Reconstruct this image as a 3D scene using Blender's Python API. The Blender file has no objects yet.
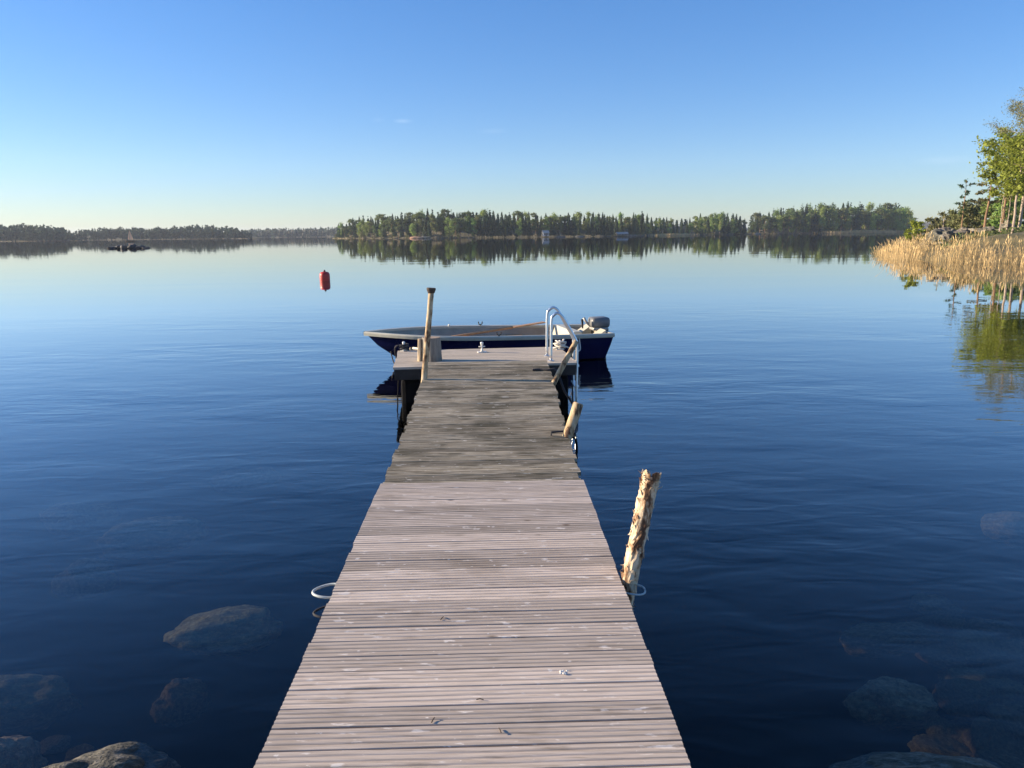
import bpy, bmesh, math, random
import numpy as np
from mathutils import Vector, Matrix
R = math.radians
rnd = random.Random(7)
scene = bpy.context.scene
col = scene.collection

# ------------------------------------------------------------------ camera
F = 739.0; H = 1.85; PITCH = R(11.51); ROLL = R(0.57)
fw = Vector((0, math.cos(PITCH), -math.sin(PITCH)))
r0 = Vector((1, 0, 0)); u0 = r0.cross(fw)
rt = (r0*math.cos(ROLL) - u0*math.sin(ROLL)).normalized()
up = rt.cross(fw).normalized()
cam = bpy.data.cameras.new('camera'); camo = bpy.data.objects.new('camera', cam); col.objects.link(camo)
cam.sensor_width = 36; cam.lens = F/1024*36; cam.clip_start = 0.05; cam.clip_end = 20000
m = Matrix((rt, up, -fw)).transposed().to_4x4(); m.translation = (0, 0, H)
camo.matrix_world = m
scene.camera = camo

# ------------------------------------------------------------------ sky, sun, exposure
SUN_EL = R(16); SUN_AZ = R(-83)        # azimuth measured from +Y towards +X
w = bpy.data.worlds.new('World'); scene.world = w; w.use_nodes = True
nt = w.node_tree; N = nt.nodes; bg = N['Background']
sky = N.new('ShaderNodeTexSky'); sky.sky_type = 'NISHITA'; sky.sun_disc = False
sky.sun_elevation = SUN_EL; sky.sun_rotation = SUN_AZ; sky.altitude = 100
sky.air_density = 1.0; sky.dust_density = 0.12; sky.ozone_density = 2.0
geo = N.new('ShaderNodeTexCoord')
def wisp(px, py, sx, sy, amt, prev):
    d = (fw + rt*((px-512)/F) - up*((py-384)/F)).normalized()
    az = math.atan2(d.x, d.y); el = math.asin(d.z)
    sub = N.new('ShaderNodeVectorMath'); sub.operation = 'SUBTRACT'
    nt.links.new(geo.outputs['Generated'], sub.inputs[0]); sub.inputs[1].default_value = d
    mp = N.new('ShaderNodeVectorMath'); mp.operation = 'MULTIPLY'
    nt.links.new(sub.outputs[0], mp.inputs[0]); mp.inputs[1].default_value = (1/sx, 1/sx, 1/sy)
    ln = N.new('ShaderNodeVectorMath'); ln.operation = 'LENGTH'; nt.links.new(mp.outputs[0], ln.inputs[0])
    nz = N.new('ShaderNodeTexNoise'); nz.inputs['Scale'].default_value = 60; nz.inputs['Detail'].default_value = 4
    nt.links.new(geo.outputs['Generated'], nz.inputs[0])
    mr = N.new('ShaderNodeMapRange'); mr.inputs[1].default_value = 0.0; mr.inputs[2].default_value = 1.0
    mr.inputs[3].default_value = amt; mr.inputs[4].default_value = 0; nt.links.new(ln.outputs['Value'], mr.inputs[0])
    mu = N.new('ShaderNodeMath'); mu.operation = 'MULTIPLY'
    nt.links.new(mr.outputs[0], mu.inputs[0]); nt.links.new(nz.outputs[0], mu.inputs[1])
    mx = N.new('ShaderNodeMix'); mx.data_type = 'RGBA'
    nt.links.new(mu.outputs[0], mx.inputs[0]); nt.links.new(prev, mx.inputs[6]); mx.inputs[7].default_value = (7, 7.5, 8, 1)
    return mx.outputs[2]
hsv = N.new('ShaderNodeHueSaturation'); hsv.inputs['Saturation'].default_value = 1.42
gam = N.new('ShaderNodeGamma'); gam.inputs[1].default_value = .78; nt.links.new(sky.outputs[0], gam.inputs[0]); nt.links.new(gam.outputs[0], hsv.inputs['Color'])
tint = N.new('ShaderNodeMix'); tint.data_type = 'RGBA'; tint.blend_type = 'MULTIPLY'; tint.inputs[0].default_value = 1
nt.links.new(hsv.outputs[0], tint.inputs[6]); tint.inputs[7].default_value = (.92, 1.09, 1.52, 1)
c = tint.outputs[2]
for a in [(403, 121, .014, .003, .22), (378, 120, .010, .003, .10), (493, 131, .022, .004, .10), (945, 160, .035, .006, .12)]:
    c = wisp(*a, c)
nt.links.new(c, bg.inputs[0]); bg.inputs[1].default_value = 0.085
sl = bpy.data.lights.new('sun', 'SUN'); sl.energy = 5.0; sl.angle = R(0.5); sl.color = (1, .83, .62)
so = bpy.data.objects.new('sun', sl); col.objects.link(so)
sd = Vector((math.sin(SUN_AZ)*math.cos(SUN_EL), math.cos(SUN_AZ)*math.cos(SUN_EL), math.sin(SUN_EL)))
so.rotation_euler = sd.to_track_quat('Z', 'Y').to_euler()
scene.view_settings.view_transform = 'Standard'; scene.view_settings.look = 'None'
scene.view_settings.exposure = 1.1; scene.view_settings.gamma = 1
scene.cycles.max_bounces = 8; scene.cycles.transparent_max_bounces = 16
scene.cycles.volume_bounces = 0; scene.cycles.pixel_filter_width = 1.15

# ------------------------------------------------------------------ helpers
def ray(px, py): return fw + rt*((px-512)/F) - up*((py-384)/F)
def atz(px, py, z=0):
    d = ray(px, py); return Vector((0, 0, H)) + d*((z-H)/d.z)
def aty(px, py, Y):
    d = ray(px, py); return Vector((0, 0, H)) + d*(Y/d.y)

def tag(o, label=None, cat=None, group=None, kind=None):
    if label: o['label'] = label
    if cat: o['category'] = cat
    if group: o['group'] = group
    if kind: o['kind'] = kind
    return o
def empty(name, loc=(0, 0, 0), rz=0):
    o = bpy.data.objects.new(name, None); col.objects.link(o); o.location = loc; o.rotation_euler = (0, 0, rz)
    o.empty_display_size = .1
    return o
class MB:
    def __init__(s): s.v = []; s.f = []; s.t = []
    def add(s, vs, fs, tone=None):
        b = len(s.v); s.v += [tuple(v) for v in vs]; s.f += [tuple(b+i for i in f) for f in fs]
        s.t += [tone if tone is not None else .5]*len(fs)
    def box(s, c, d, rz=0, tone=None, M=None):
        hx, hy, hz = d[0]/2, d[1]/2, d[2]/2
        vs = [Vector((x, y, z)) for x in (-hx, hx) for y in (-hy, hy) for z in (-hz, hz)]
        if rz: vs = [Matrix.Rotation(rz, 3, 'Z') @ v for v in vs]
        if M: vs = [M @ v for v in vs]
        s.add([v+Vector(c) for v in vs], [(0, 1, 3, 2), (4, 6, 7, 5), (0, 4, 5, 1), (2, 3, 7, 6), (0, 2, 6, 4), (1, 5, 7, 3)], tone)
    def tube(s, pts, rad, n=8, cap=True, jit=0, tone=None, rg=rnd):
        pts = [Vector(p) for p in pts]
        if not hasattr(rad, '__len__'): rad = [rad]*len(pts)
        vs = []; fs = []
        t0 = (pts[1]-pts[0]).normalized()
        a = t0.orthogonal().normalized()
        for i, p in enumerate(pts):
            t = (pts[min(i+1, len(pts)-1)]-pts[max(i-1, 0)]).normalized()
            a = (a - t*a.dot(t)).normalized(); b = t.cross(a)
            for k in range(n):
                th = 2*math.pi*k/n; r = rad[i]*(1+jit*(rg.random()-.5))
                vs.append(p+(a*math.cos(th)+b*math.sin(th))*r)
        for i in range(len(pts)-1):
            for k in range(n):
                k2 = (k+1) % n
                fs.append((i*n+k, i*n+k2, (i+1)*n+k2, (i+1)*n+k))
        if cap:
            fs.append(tuple(range(n-1, -1, -1))); fs.append(tuple((len(pts)-1)*n+k for k in range(n)))
        s.add(vs, fs, tone)
    def lathe(s, c, prof, n=24, tone=None):
        vs = []; fs = []
        for r, z in prof:
            for k in range(n):
                th = 2*math.pi*k/n; vs.append((c[0]+r*math.cos(th), c[1]+r*math.sin(th), c[2]+z))
        for i in range(len(prof)-1):
            for k in range(n):
                k2 = (k+1) % n; fs.append((i*n+k, i*n+k2, (i+1)*n+k2, (i+1)*n+k))
        fs.append(tuple(range(n-1, -1, -1))); fs.append(tuple((len(prof)-1)*n+k for k in range(n)))
        s.add(vs, fs, tone)
    def mesh(s, name, mat, smooth=False, bevel=0):
        me = bpy.data.meshes.new(name); me.from_pydata(s.v, [], s.f); me.update()
        me.materials.append(mat)
        at = me.attributes.new('tone', 'FLOAT', 'FACE'); at.data.foreach_set('value', s.t)
        if bevel:
            b = bmesh.new(); b.from_mesh(me)
            bmesh.ops.bevel(b, geom=b.edges[:], offset=bevel, segments=2, affect='EDGES', profile=.5, clamp_overlap=True)
            b.to_mesh(me); b.free()
        if smooth: me.polygons.foreach_set('use_smooth', [True]*len(me.polygons))
        return me
    def build(s, name, mat, parent=None, smooth=False, bevel=0):
        o = bpy.data.objects.new(name, s.mesh(name, mat, smooth, bevel)); col.objects.link(o)
        if parent: o.parent = parent
        return o

def mat(name, base, rough=.8, metal=0, ramp=None, scale=5, detail=6, stretch=(1, 1, 1), bump=0, bscale=None, tonevar=0, objvar=0, spec=.5, wave=None, trans=0, coat=0):
    """ramp: list of (pos, colour) driven by noise"""
    m = bpy.data.materials.new(name); m.use_nodes = True
    t = m.node_tree; n = t.nodes; b = n['Principled BSDF']; L = t.links.new
    b.inputs['Roughness'].default_value = rough; b.inputs['Metallic'].default_value = metal
    b.inputs['Specular IOR Level'].default_value = spec; b.inputs['Coat Weight'].default_value = coat
    tc = n.new('ShaderNodeTexCoord'); mp = n.new('ShaderNodeMapping'); mp.inputs['Scale'].default_value = stretch
    L(tc.outputs['Object'], mp.inputs[0])
    nz = n.new('ShaderNodeTexNoise'); nz.inputs['Scale'].default_value = scale; nz.inputs['Detail'].default_value = detail
    nz.inputs['Roughness'].default_value = .62; L(mp.outputs[0], nz.inputs[0])
    out = None
    if ramp:
        cr = n.new('ShaderNodeValToRGB'); e = cr.color_ramp.elements
        e[0].position, e[0].color = ramp[0][0], (*ramp[0][1], 1); e[1].position, e[1].color = ramp[-1][0], (*ramp[-1][1], 1)
        for p, c_ in ramp[1:-1]:
            x = e.new(p); x.color = (*c_, 1)
        L(nz.outputs[0], cr.inputs[0]); out = cr.outputs[0]
    else:
        rgb = n.new('ShaderNodeRGB'); rgb.outputs[0].default_value = (*base, 1); out = rgb.outputs[0]
    def scaleby(out, src, amt):
        mr = n.new('ShaderNodeMapRange'); mr.inputs[3].default_value = 1-amt; mr.inputs[4].default_value = 1+amt; L(src, mr.inputs[0])
        vm = n.new('ShaderNodeVectorMath'); vm.operation = 'SCALE'; L(out, vm.inputs[0]); L(mr.outputs[0], vm.inputs['Scale']); return vm.outputs[0]
    if tonevar:
        at = n.new('ShaderNodeAttribute'); at.attribute_name = 'tone'; out = scaleby(out, at.outputs['Fac'], tonevar)
    if objvar:
        oi = n.new('ShaderNodeObjectInfo'); out = scaleby(out, oi.outputs['Random'], objvar)
        hs = n.new('ShaderNodeHueSaturation'); mr = n.new('ShaderNodeMapRange'); mr.inputs[3].default_value = .485; mr.inputs[4].default_value = .535
        wn = n.new('ShaderNodeTexWhiteNoise'); wn.noise_dimensions = '1D'; L(oi.outputs['Random'], wn.inputs['W'])
        L(wn.outputs['Value'], mr.inputs[0]); L(mr.outputs[0], hs.inputs['Hue']); L(out, hs.inputs['Color']); out = hs.outputs[0]
    L(out, b.inputs['Base Color'])
    if bump:
        bn = n.new('ShaderNodeBump'); bn.inputs['Strength'].default_value = 1; bn.inputs['Distance'].default_value = bump
        if bscale:
            n2 = n.new('ShaderNodeTexNoise'); n2.inputs['Scale'].default_value = bscale; n2.inputs['Detail'].default_value = 6; L(mp.outputs[0], n2.inputs[0]); L(n2.outputs[0], bn.inputs['Height'])
        else: L(nz.outputs[0], bn.inputs['Height'])
        L(bn.outputs[0], b.inputs['Normal'])
    if trans:
        tr = n.new('ShaderNodeBsdfTranslucent'); L(out, tr.inputs[0]); mx = n.new('ShaderNodeMixShader'); mx.inputs[0].default_value = trans
        L(b.outputs[0], mx.inputs[1]); L(tr.outputs[0], mx.inputs[2]); L(mx.outputs[0], n['Material Output'].inputs[0])
    return m

def deck_mat(name, c1, c2, c3, dark, darkpos, light, lightpos, tv=.24):
    """weathered planks: grain along x, blotches, pale scuffs, small knots"""
    m = mat(name, c1, .85, ramp=[(.3, c1), (.5, c2), (.72, c3)], scale=2.6, detail=9, stretch=(1.8, 52, 52), bump=.0012, bscale=7, tonevar=tv, spec=.25)
    t = m.node_tree; n = t.nodes; L = t.links.new; b = n['Principled BSDF']
    src = b.inputs['Base Color'].links[0].from_socket
    tc = n['Texture Coordinate']
    def layer(src, scale, stretch, lo, hi, colr, op='mix', fac=1):
        mp = n.new('ShaderNodeMapping'); mp.inputs['Scale'].default_value = stretch; L(tc.outputs['Object'], mp.inputs[0])
        nz = n.new('ShaderNodeTexNoise'); nz.inputs['Scale'].default_value = scale; nz.inputs['Detail'].default_value = 5; L(mp.outputs[0], nz.inputs[0])
        mr = n.new('ShaderNodeMapRange'); mr.inputs[1].default_value = lo; mr.inputs[2].default_value = hi; mr.inputs[4].default_value = fac; L(nz.outputs[0], mr.inputs[0])
        mx = n.new('ShaderNodeMix'); mx.data_type = 'RGBA'; L(mr.outputs[0], mx.inputs[0]); L(src, mx.inputs[6]); mx.inputs[7].default_value = (*colr, 1)
        return mx.outputs[2]
    s = layer(src, 2.0, (1, 1.6, 1), darkpos, darkpos+.22, dark, fac=.75)
    s = layer(s, 6.0, (.8, 5, 1), darkpos+.02, darkpos+.16, dark, fac=.6)
    s = layer(s, 13.0, (.8, 2.6, 1), lightpos, lightpos+.05, light, fac=.8)
    s = layer(s, 9.0, (.7, 9, 1), .60, .70, dark, fac=.55)
    s = layer(s, 40.0, (.7, 1.5, 1), .69, .73, light, fac=.9)
    # knots: sparse voronoi cells
    mp = n.new('ShaderNodeMapping'); mp.inputs['Scale'].default_value = (3.3, 9, 3); L(tc.outputs['Object'], mp.inputs[0])
    vo = n.new('ShaderNodeTexVoronoi'); vo.inputs['Scale'].default_value = 1; L(mp.outputs[0], vo.inputs[0])
    mr = n.new('ShaderNodeMapRange'); mr.inputs[1].default_value = .09; mr.inputs[2].default_value = .03; L(vo.outputs['Distance'], mr.inputs[0])
    mx = n.new('ShaderNodeMix'); mx.data_type = 'RGBA'; L(mr.outputs[0], mx.inputs[0]); L(s, mx.inputs[6]); mx.inputs[7].default_value = (c1[0]*.45, c1[1]*.4, c1[2]*.36, 1)
    L(mx.outputs[2], b.inputs['Base Color'])
    return m

M = {}
M['deck_new'] = deck_mat('deck_new', (.385, .31, .235), (.53, .435, .345), (.67, .565, .46), (.24, .185, .13), .60, (.80, .72, .62), .64)
M['deck_old'] = deck_mat('deck_old', (.16, .13, .075), (.33, .275, .19), (.52, .445, .33), (.045, .040, .02), .50, (.62, .56, .45), .64, .30)
M['deck_plat'] = deck_mat('deck_plat', (.37, .31, .235), (.48, .405, .31), (.58, .495, .39), (.20, .16, .13), .62, (.6, .52, .45), .66, .08)
M['beam'] = mat('dark_beam', (.03, .025, .02), .9, ramp=[(.3, (.02, .017, .014)), (.7, (.05, .042, .035))], scale=8, bump=.002)
M['float'] = mat('float_reflection_black', (.006, .006, .007), .9, scale=8, bump=.001, spec=.1)  # near black without sheen, stands in for the dark reflection under the platform
M['bark'] = mat('flaking_bark', (.4, .3, .2), .9, ramp=[(.38, (.10, .05, .025)), (.46, (.32, .19, .10)), (.52, (.62, .48, .31)), (.75, (.76, .64, .46))], scale=26, stretch=(1, 1, .4), bump=.006, bscale=30, detail=8)
M['peeled'] = mat('peeled_wood', (.6, .5, .35), .8, ramp=[(.40, (.10, .05, .025)), (.47, (.36, .24, .12)), (.6, (.50, .40, .25)), (.75, (.58, .48, .33))], scale=22, stretch=(1, 1, .4), bump=.002, bscale=30)
M['endgrain'] = mat('end_grain', (.3, .22, .15), .85, ramp=[(.3, (.2, .13, .08)), (.7, (.5, .38, .26))], scale=22, bump=.003)
M['greywood'] = mat('grey_stump_wood', (.3, .26, .2), .9, ramp=[(.3, (.09, .075, .055)), (.5, (.22, .19, .15)), (.75, (.34, .30, .24))], scale=9, stretch=(2, 2, .3), bump=.006, bscale=14)
M['stumpsunlit'] = mat('sunlit_split_wood', (.6, .47, .3), .9, ramp=[(.35, (.28, .16, .08)), (.5, (.58, .42, .25)), (.75, (.70, .56, .36))], scale=9, stretch=(2, 2, .25), bump=.004, bscale=14)  # paler than the stump: sunlight on its left side put into the colour
M['alu'] = mat('aluminium', (.72, .73, .74), .32, 1.0, scale=30, bump=.0003)
M['whitecleat'] = mat('white_metal', (.7, .68, .62), .4, .2)
M['rope'] = mat('rope', (.62, .58, .50), .9, scale=80, bump=.002)
M['darkrope'] = mat('dark_rope', (.03, .03, .035), .9, scale=80, bump=.002)
M['hose'] = mat('pale_loop', (.42, .46, .44), .5)
M['hull'] = mat('navy_gelcoat', (.008, .012, .075), .22, ramp=[(.3, (.004, .006, .035)), (.7, (.007, .010, .055))], scale=3, spec=.5)
M['rim'] = mat('cream_gelcoat', (.62, .60, .50), .35, ramp=[(.3, (.40, .38, .30)), (.7, (.52, .50, .40))], scale=6)
M['liner'] = mat('boat_liner', (.36, .34, .28), .6, ramp=[(.3, (.30, .24, .16)), (.7, (.44, .36, .25))], scale=4)
M['cream'] = mat('cream_locker', (.5, .47, .36), .45)
M['white'] = mat('white_gelcoat', (.8, .77, .66), .35)
M['oarwood'] = mat('varnished_wood', (.5, .27, .10), .5, ramp=[(.3, (.36, .17, .06)), (.7, (.58, .32, .13))], scale=8, stretch=(.4, 4, 4))
M['motor'] = mat('motor_grey', (.10, .10, .105), .4, ramp=[(.3, (.11, .11, .11)), (.7, (.18, .18, .17))], scale=5)
M['motorlight'] = mat('motor_silver', (.34, .33, .30), .4)
M['black'] = mat('black_plastic', (.012, .012, .013), .5)
M['red'] = mat('red_buoy', (.50, .025, .02), .45, ramp=[(.35, (.36, .018, .015)), (.6, (.58, .035, .02))], scale=5)
M['rock'] = mat('lichen_granite', (.3, .27, .24), .9, ramp=[(.35, (.05, .045, .035)), (.5, (.17, .15, .115)), (.72, (.33, .29, .23))], scale=2.5, detail=10, bump=.03, bscale=6, objvar=.2)
M['wetrock'] = mat('algae_covered_rock', (.2, .17, .10), .9, ramp=[(.3, (.12, .085, .045)), (.5, (.32, .24, .14)), (.72, (.60, .48, .31))], scale=7, detail=12, bump=.012, bscale=18, objvar=.35)
M['blackrock'] = mat('dark_wet_rock', (.03, .028, .028), .7, ramp=[(.3, (.015, .015, .015)), (.7, (.06, .055, .05))], scale=2, bump=.05)
M['mossrock'] = mat('mossy_wet_rock', (.1, .09, .06), .75, ramp=[(.3, (.025, .022, .014)), (.5, (.08, .07, .045)), (.72, (.24, .21, .16))], scale=9, detail=12, bump=.012, bscale=18)
M['bed'] = mat('lake_bed', (.05, .04, .03), .95, ramp=[(.3, (.010, .008, .006)), (.7, (.035, .026, .018))], scale=1.5, detail=10, bump=.02, bscale=6)
M['soil'] = mat('heath_ground', (.1, .08, .04), .95, ramp=[(.3, (.05, .045, .02)), (.5, (.11, .095, .04)), (.7, (.24, .19, .10))], scale=.35, detail=10, bump=.1, bscale=3)
M['reed'] = mat('dry_reed', (.6, .4, .18), .85, ramp=[(.3, (.54, .37, .16)), (.7, (.82, .61, .30))], scale=.6, tonevar=.35, trans=.3)
M['spruce'] = mat('spruce_needles', (.065, .10, .045), .8, objvar=.35, tonevar=.5, trans=.3)
M['pine'] = mat('pine_needles', (.14, .17, .055), .8, objvar=.3, tonevar=.5, trans=.35)
M['leaf'] = mat('spring_leaves', (.25, .31, .075), .7, objvar=.3, tonevar=.5, trans=.45)
M['leafgrey'] = mat('dull_leaves', (.18, .175, .07), .8, objvar=.2, tonevar=.5, trans=.4)
M['leafbright'] = mat('fresh_green_leaves', (.26, .30, .04), .7, tonevar=.5, trans=.5)
M['bud'] = mat('budding_leaves', (.20, .20, .07), .8, tonevar=.5, trans=.35)
M['birchbark'] = mat('birch_bark', (.5, .46, .4), .8, ramp=[(.36, (.10, .07, .05)), (.5, (.36, .28, .21))], scale=3)
M['pinebark'] = mat('pine_bark', (.24, .14, .08), .9, ramp=[(.3, (.12, .07, .045)), (.7, (.34, .20, .11))], scale=3)
M['darkbark'] = mat('dark_bark', (.07, .05, .035), .9)
M['housewhite'] = mat('white_boards', (.48, .47, .45), .7)
M['houseroof'] = mat('dark_roof', (.06, .055, .05), .8)
M['sail'] = mat('peach_sail', (.9, .52, .30), .8, trans=.4)
M['rust'] = mat('rusty_red_rock', (.42, .22, .13), .9, ramp=[(.3, (.3, .15, .09)), (.7, (.5, .3, .18))], scale=.5)

# ------------------------------------------------------------------ terrain & water
def mesh_from_np(name, v, f, mt, tones=None, smooth=False, parent=None):
    me = bpy.data.meshes.new(name); v = np.asarray(v, dtype=np.float32); f = np.asarray(f, dtype=np.int32)
    me.vertices.add(len(v)); me.vertices.foreach_set('co', v.ravel())
    k = f.shape[1]; me.loops.add(f.size); me.loops.foreach_set('vertex_index', f.ravel())
    me.polygons.add(len(f)); me.polygons.foreach_set('loop_start', np.arange(0, f.size, k)); me.polygons.foreach_set('loop_total', np.full(len(f), k))
    me.update(calc_edges=True); me.materials.append(mt)
    at = me.attributes.new('tone', 'FLOAT', 'FACE')
    at.data.foreach_set('value', (tones if tones is not None else np.full(len(f), .5)).astype(np.float32))
    if smooth: me.polygons.foreach_set('use_smooth', [True]*len(f))
    o = bpy.data.objects.new(name, me); col.objects.link(o)
    if parent: o.parent = parent
    return o
def vnoise(x, y, s, seed=0):
    x = x*s; y = y*s; xi = np.floor(x).astype(int); yi = np.floor(y).astype(int); fx = x-xi; fy = y-yi
    def h(a, b):
        v = np.sin(a*127.1+b*311.7+seed*74.7)*43758.5453; return v-np.floor(v)
    fx = fx*fx*(3-2*fx); fy = fy*fy*(3-2*fy)
    return (h(xi, yi)*(1-fx)+h(xi+1, yi)*fx)*(1-fy)+(h(xi, yi+1)*(1-fx)+h(xi+1, yi+1)*fx)*fy
def fbm(x, y, s, seed=0, o=4):
    r = 0; a = .5
    for i in range(o): r = r+a*vnoise(x, y, s*2**i, seed+i); a *= .5
    return r
def grid(name, xs, ys, fz, mt):
    X, Y = np.meshgrid(xs, ys); Z = fz(X, Y)
    v = np.stack([X, Y, Z], -1).reshape(-1, 3); nx = len(xs); ny = len(ys)
    i = np.arange((ny-1)*(nx-1)); r = i//(nx-1); c_ = i % (nx-1); a = r*nx+c_
    return mesh_from_np(name, v, np.stack([a, a+1, a+nx+1, a+nx], -1), mt, smooth=True)

BED = -3.2
def bedz(X, Y):
    near = np.exp(-((Y-0)/5.0)**2)
    z = BED + (BED*-1-.75)*near*(1-.55*np.exp(-((X-.3)/1.1)**2)) + .25*(fbm(X, Y, .9, 3)-.5)*near
    z = z + np.clip((X-1.2)/1.5, 0, 1)*near*.15*np.exp(-((Y-2.5)/2.0)**2)
    return np.minimum(z, -.25)
def spaced(lo, hi, c0, n):
    t = np.linspace(-1, 1, n); return np.where(t < 0, c0+(c0-lo)*-1*np.abs(t)**4, c0+(hi-c0)*np.abs(t)**4)
tag(grid('lake_bed', spaced(-3500, 3500, 0, 181), spaced(-300, 4200, 3, 181), bedz, M['bed']), kind='structure')

# water: closed body, clear brown lake water under a mirror-smooth rippled surface
wm = bpy.data.materials.new('lake_water'); wm.use_nodes = True; t = wm.node_tree; n = t.nodes; L = t.links.new
n.remove(n['Principled BSDF'])
gl = n.new('ShaderNodeBsdfGlossy'); gl.inputs['Roughness'].default_value = 0.015
tr = n.new('ShaderNodeBsdfTransparent'); tr.inputs[0].default_value = (.80, .80, .78, 1)
fr = n.new('ShaderNodeMath'); fr.operation = 'MULTIPLY_ADD'; fr.use_clamp = True; fr.inputs[1].default_value = 1.45; fr.inputs[2].default_value = .012
mx = n.new('ShaderNodeMixShader'); L(fr.outputs[0], mx.inputs[0]); L(tr.outputs[0], mx.inputs[1]); L(gl.outputs[0], mx.inputs[2])
L(mx.outputs[0], n['Material Output'].inputs[0])
tc = n.new('ShaderNodeTexCoord')
def wnoise(scale, rot, stretch, dist, amp, prev, detail=2, mask=None):
    mp = n.new('ShaderNodeMapping'); mp.inputs['Rotation'].default_value = (0, 0, rot); mp.inputs['Scale'].default_value = stretch
    L(tc.outputs['Object'], mp.inputs[0])
    nz = n.new('ShaderNodeTexNoise'); nz.inputs['Scale'].default_value = scale; nz.inputs['Detail'].default_value = detail; nz.inputs['Distortion'].default_value = .4
    L(mp.outputs[0], nz.inputs[0])
    b = n.new('ShaderNodeBump'); b.inputs['Distance'].default_value = dist; b.inputs['Strength'].default_value = amp
    L(nz.outputs[0], b.inputs['Height'])
    if mask: 
        mu = n.new('ShaderNodeMath'); mu.operation = 'MULTIPLY'; mu.inputs[1].default_value = amp; L(mask, mu.inputs[0]); L(mu.outputs[0], b.inputs['Strength'])
    if prev: L(prev, b.inputs['Normal'])
    return b.outputs[0]
# the ripples are strongest in the shallows round the jetty and die out over the open lake
ln = n.new('ShaderNodeVectorMath'); ln.operation = 'LENGTH'; L(tc.outputs['Object'], ln.inputs[0])
mr = n.new('ShaderNodeMapRange'); mr.interpolation_type = 'SMOOTHSTEP'; mr.inputs[1].default_value = 2; mr.inputs[2].default_value = 26; mr.inputs[3].default_value = 1.0; mr.inputs[4].default_value = .07
L(ln.outputs['Value'], mr.inputs[0])
pn = n.new('ShaderNodeTexNoise'); pn.inputs['Scale'].default_value = .22; pn.inputs['Detail'].default_value = 3; pmp = n.new('ShaderNodeMapping'); pmp.inputs['Scale'].default_value = (.6, 1.5, 1); L(tc.outputs['Object'], pmp.inputs[0]); L(pmp.outputs[0], pn.inputs[0])
pr_ = n.new('ShaderNodeMapRange'); pr_.inputs[1].default_value = .38; pr_.inputs[2].default_value = .64; pr_.inputs[3].default_value = .35; pr_.inputs[4].default_value = 1.5; L(pn.outputs[0], pr_.inputs[0])
mm_ = n.new('ShaderNodeMath'); mm_.operation = 'MULTIPLY'; L(mr.outputs[0], mm_.inputs[0]); L(pr_.outputs[0], mm_.inputs[1]); msk = mm_.outputs[0]
p = wnoise(1.1, R(25), (.55, 1.3, 1), .014, 1, None, 1, msk)
p = wnoise(3.6, R(-20), (.6, 1.5, 1), .0055, 1, p, 2, msk)
p = wnoise(.25, R(8), (.4, 1.2, 1), .018, .35, p, 1)
L(p, gl.inputs['Normal'])
ge = n.new('ShaderNodeNewGeometry'); dt = n.new('ShaderNodeVectorMath'); dt.operation = 'DOT_PRODUCT'; L(p, dt.inputs[0]); L(ge.outputs['Incoming'], dt.inputs[1])
ab = n.new('ShaderNodeMath'); ab.operation = 'ABSOLUTE'; L(dt.outputs['Value'], ab.inputs[0])
om = n.new('ShaderNodeMath'); om.operation = 'SUBTRACT'; om.use_clamp = True; om.inputs[0].default_value = 1; L(ab.outputs[0], om.inputs[1])
pw_ = n.new('ShaderNodeMath'); pw_.operation = 'POWER'; pw_.inputs[1].default_value = 4.1; L(om.outputs[0], pw_.inputs[0]); L(pw_.outputs[0], fr.inputs[0])
va = n.new('ShaderNodeVolumeAbsorption'); va.inputs[0].default_value = (.565, .55, .46, 1); va.inputs['Density'].default_value = 1.6
L(va.outputs[0], n['Material Output'].inputs['Volume'])
wb = MB(); wb.box((0, 1950, -3.0), (6960, 4440, 6.0)); wo = wb.build('lake_water', wm); tag(wo, kind='structure')

# ---- islands: low mounds of land carrying forest
def horizon_y(px): return 233.5 - .00995*(px-512)
def X_at(px, Y): return aty(px, horizon_y(px), Y).x
def interp(x, pts):
    return float(np.interp(x, [p[0] for p in pts], [p[1] for p in pts]))
def island(name, px0, px1, shore, depth, hmax, n=60, seed=1):
    v = []; rows = 9
    for i in range(n+1):
        px = px0+(px1-px0)*i/n; Y = interp(px, shore)
        e = min(1, 6*min(i/n, 1-i/n)+.02)
        for j in range(rows):
            q = j/(rows-1); Yj = Y+(depth*q)*e + 2*rnd.random()*(0 < j)
            z = -1.0+1.25*min(1, q*rows/1.2) if j < 2 else .25+hmax*e*math.sin(math.pi*min(1, q*1.05)**.8)*(.8+.4*rnd.random())
            if j == rows-1: z = -1
            v.append((X_at(px, Yj), Yj, z if j else -1.0))
    f = []
    for i in range(n):
        for j in range(rows-1):
            a = i*rows+j; f.append((a, a+rows, a+rows+1, a+1))
    return tag(mesh_from_np(name, v, f, M['soil'], smooth=True), kind='structure')
shoreA = [(330, 440), (345, 415), (400, 368), (450, 358), (600, 358), (660, 390), (748, 440)]
shoreB = [(742, 480), (770, 470), (900, 478), (930, 500)]
island('island_ground', 332, 752, shoreA, 90, 5)
island('island_ground', 744, 928, shoreB, 90, 4)
shoreL1 = [(-260, 470), (75, 480)]; shoreL2 = [(60, 560), (270, 590)]; shoreL3 = [(235, 820), (420, 900)]
island('far_shore_ground', -260, 78, shoreL1, 120, 4)
island('far_shore_ground', 66, 262, shoreL2, 120, 4)
island('far_shore_ground', 236, 430, shoreL3, 200, 8)
island('far_shore_ground', 700, 1500, [(700, 1300), (1500, 1500)], 300, 14)

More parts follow.
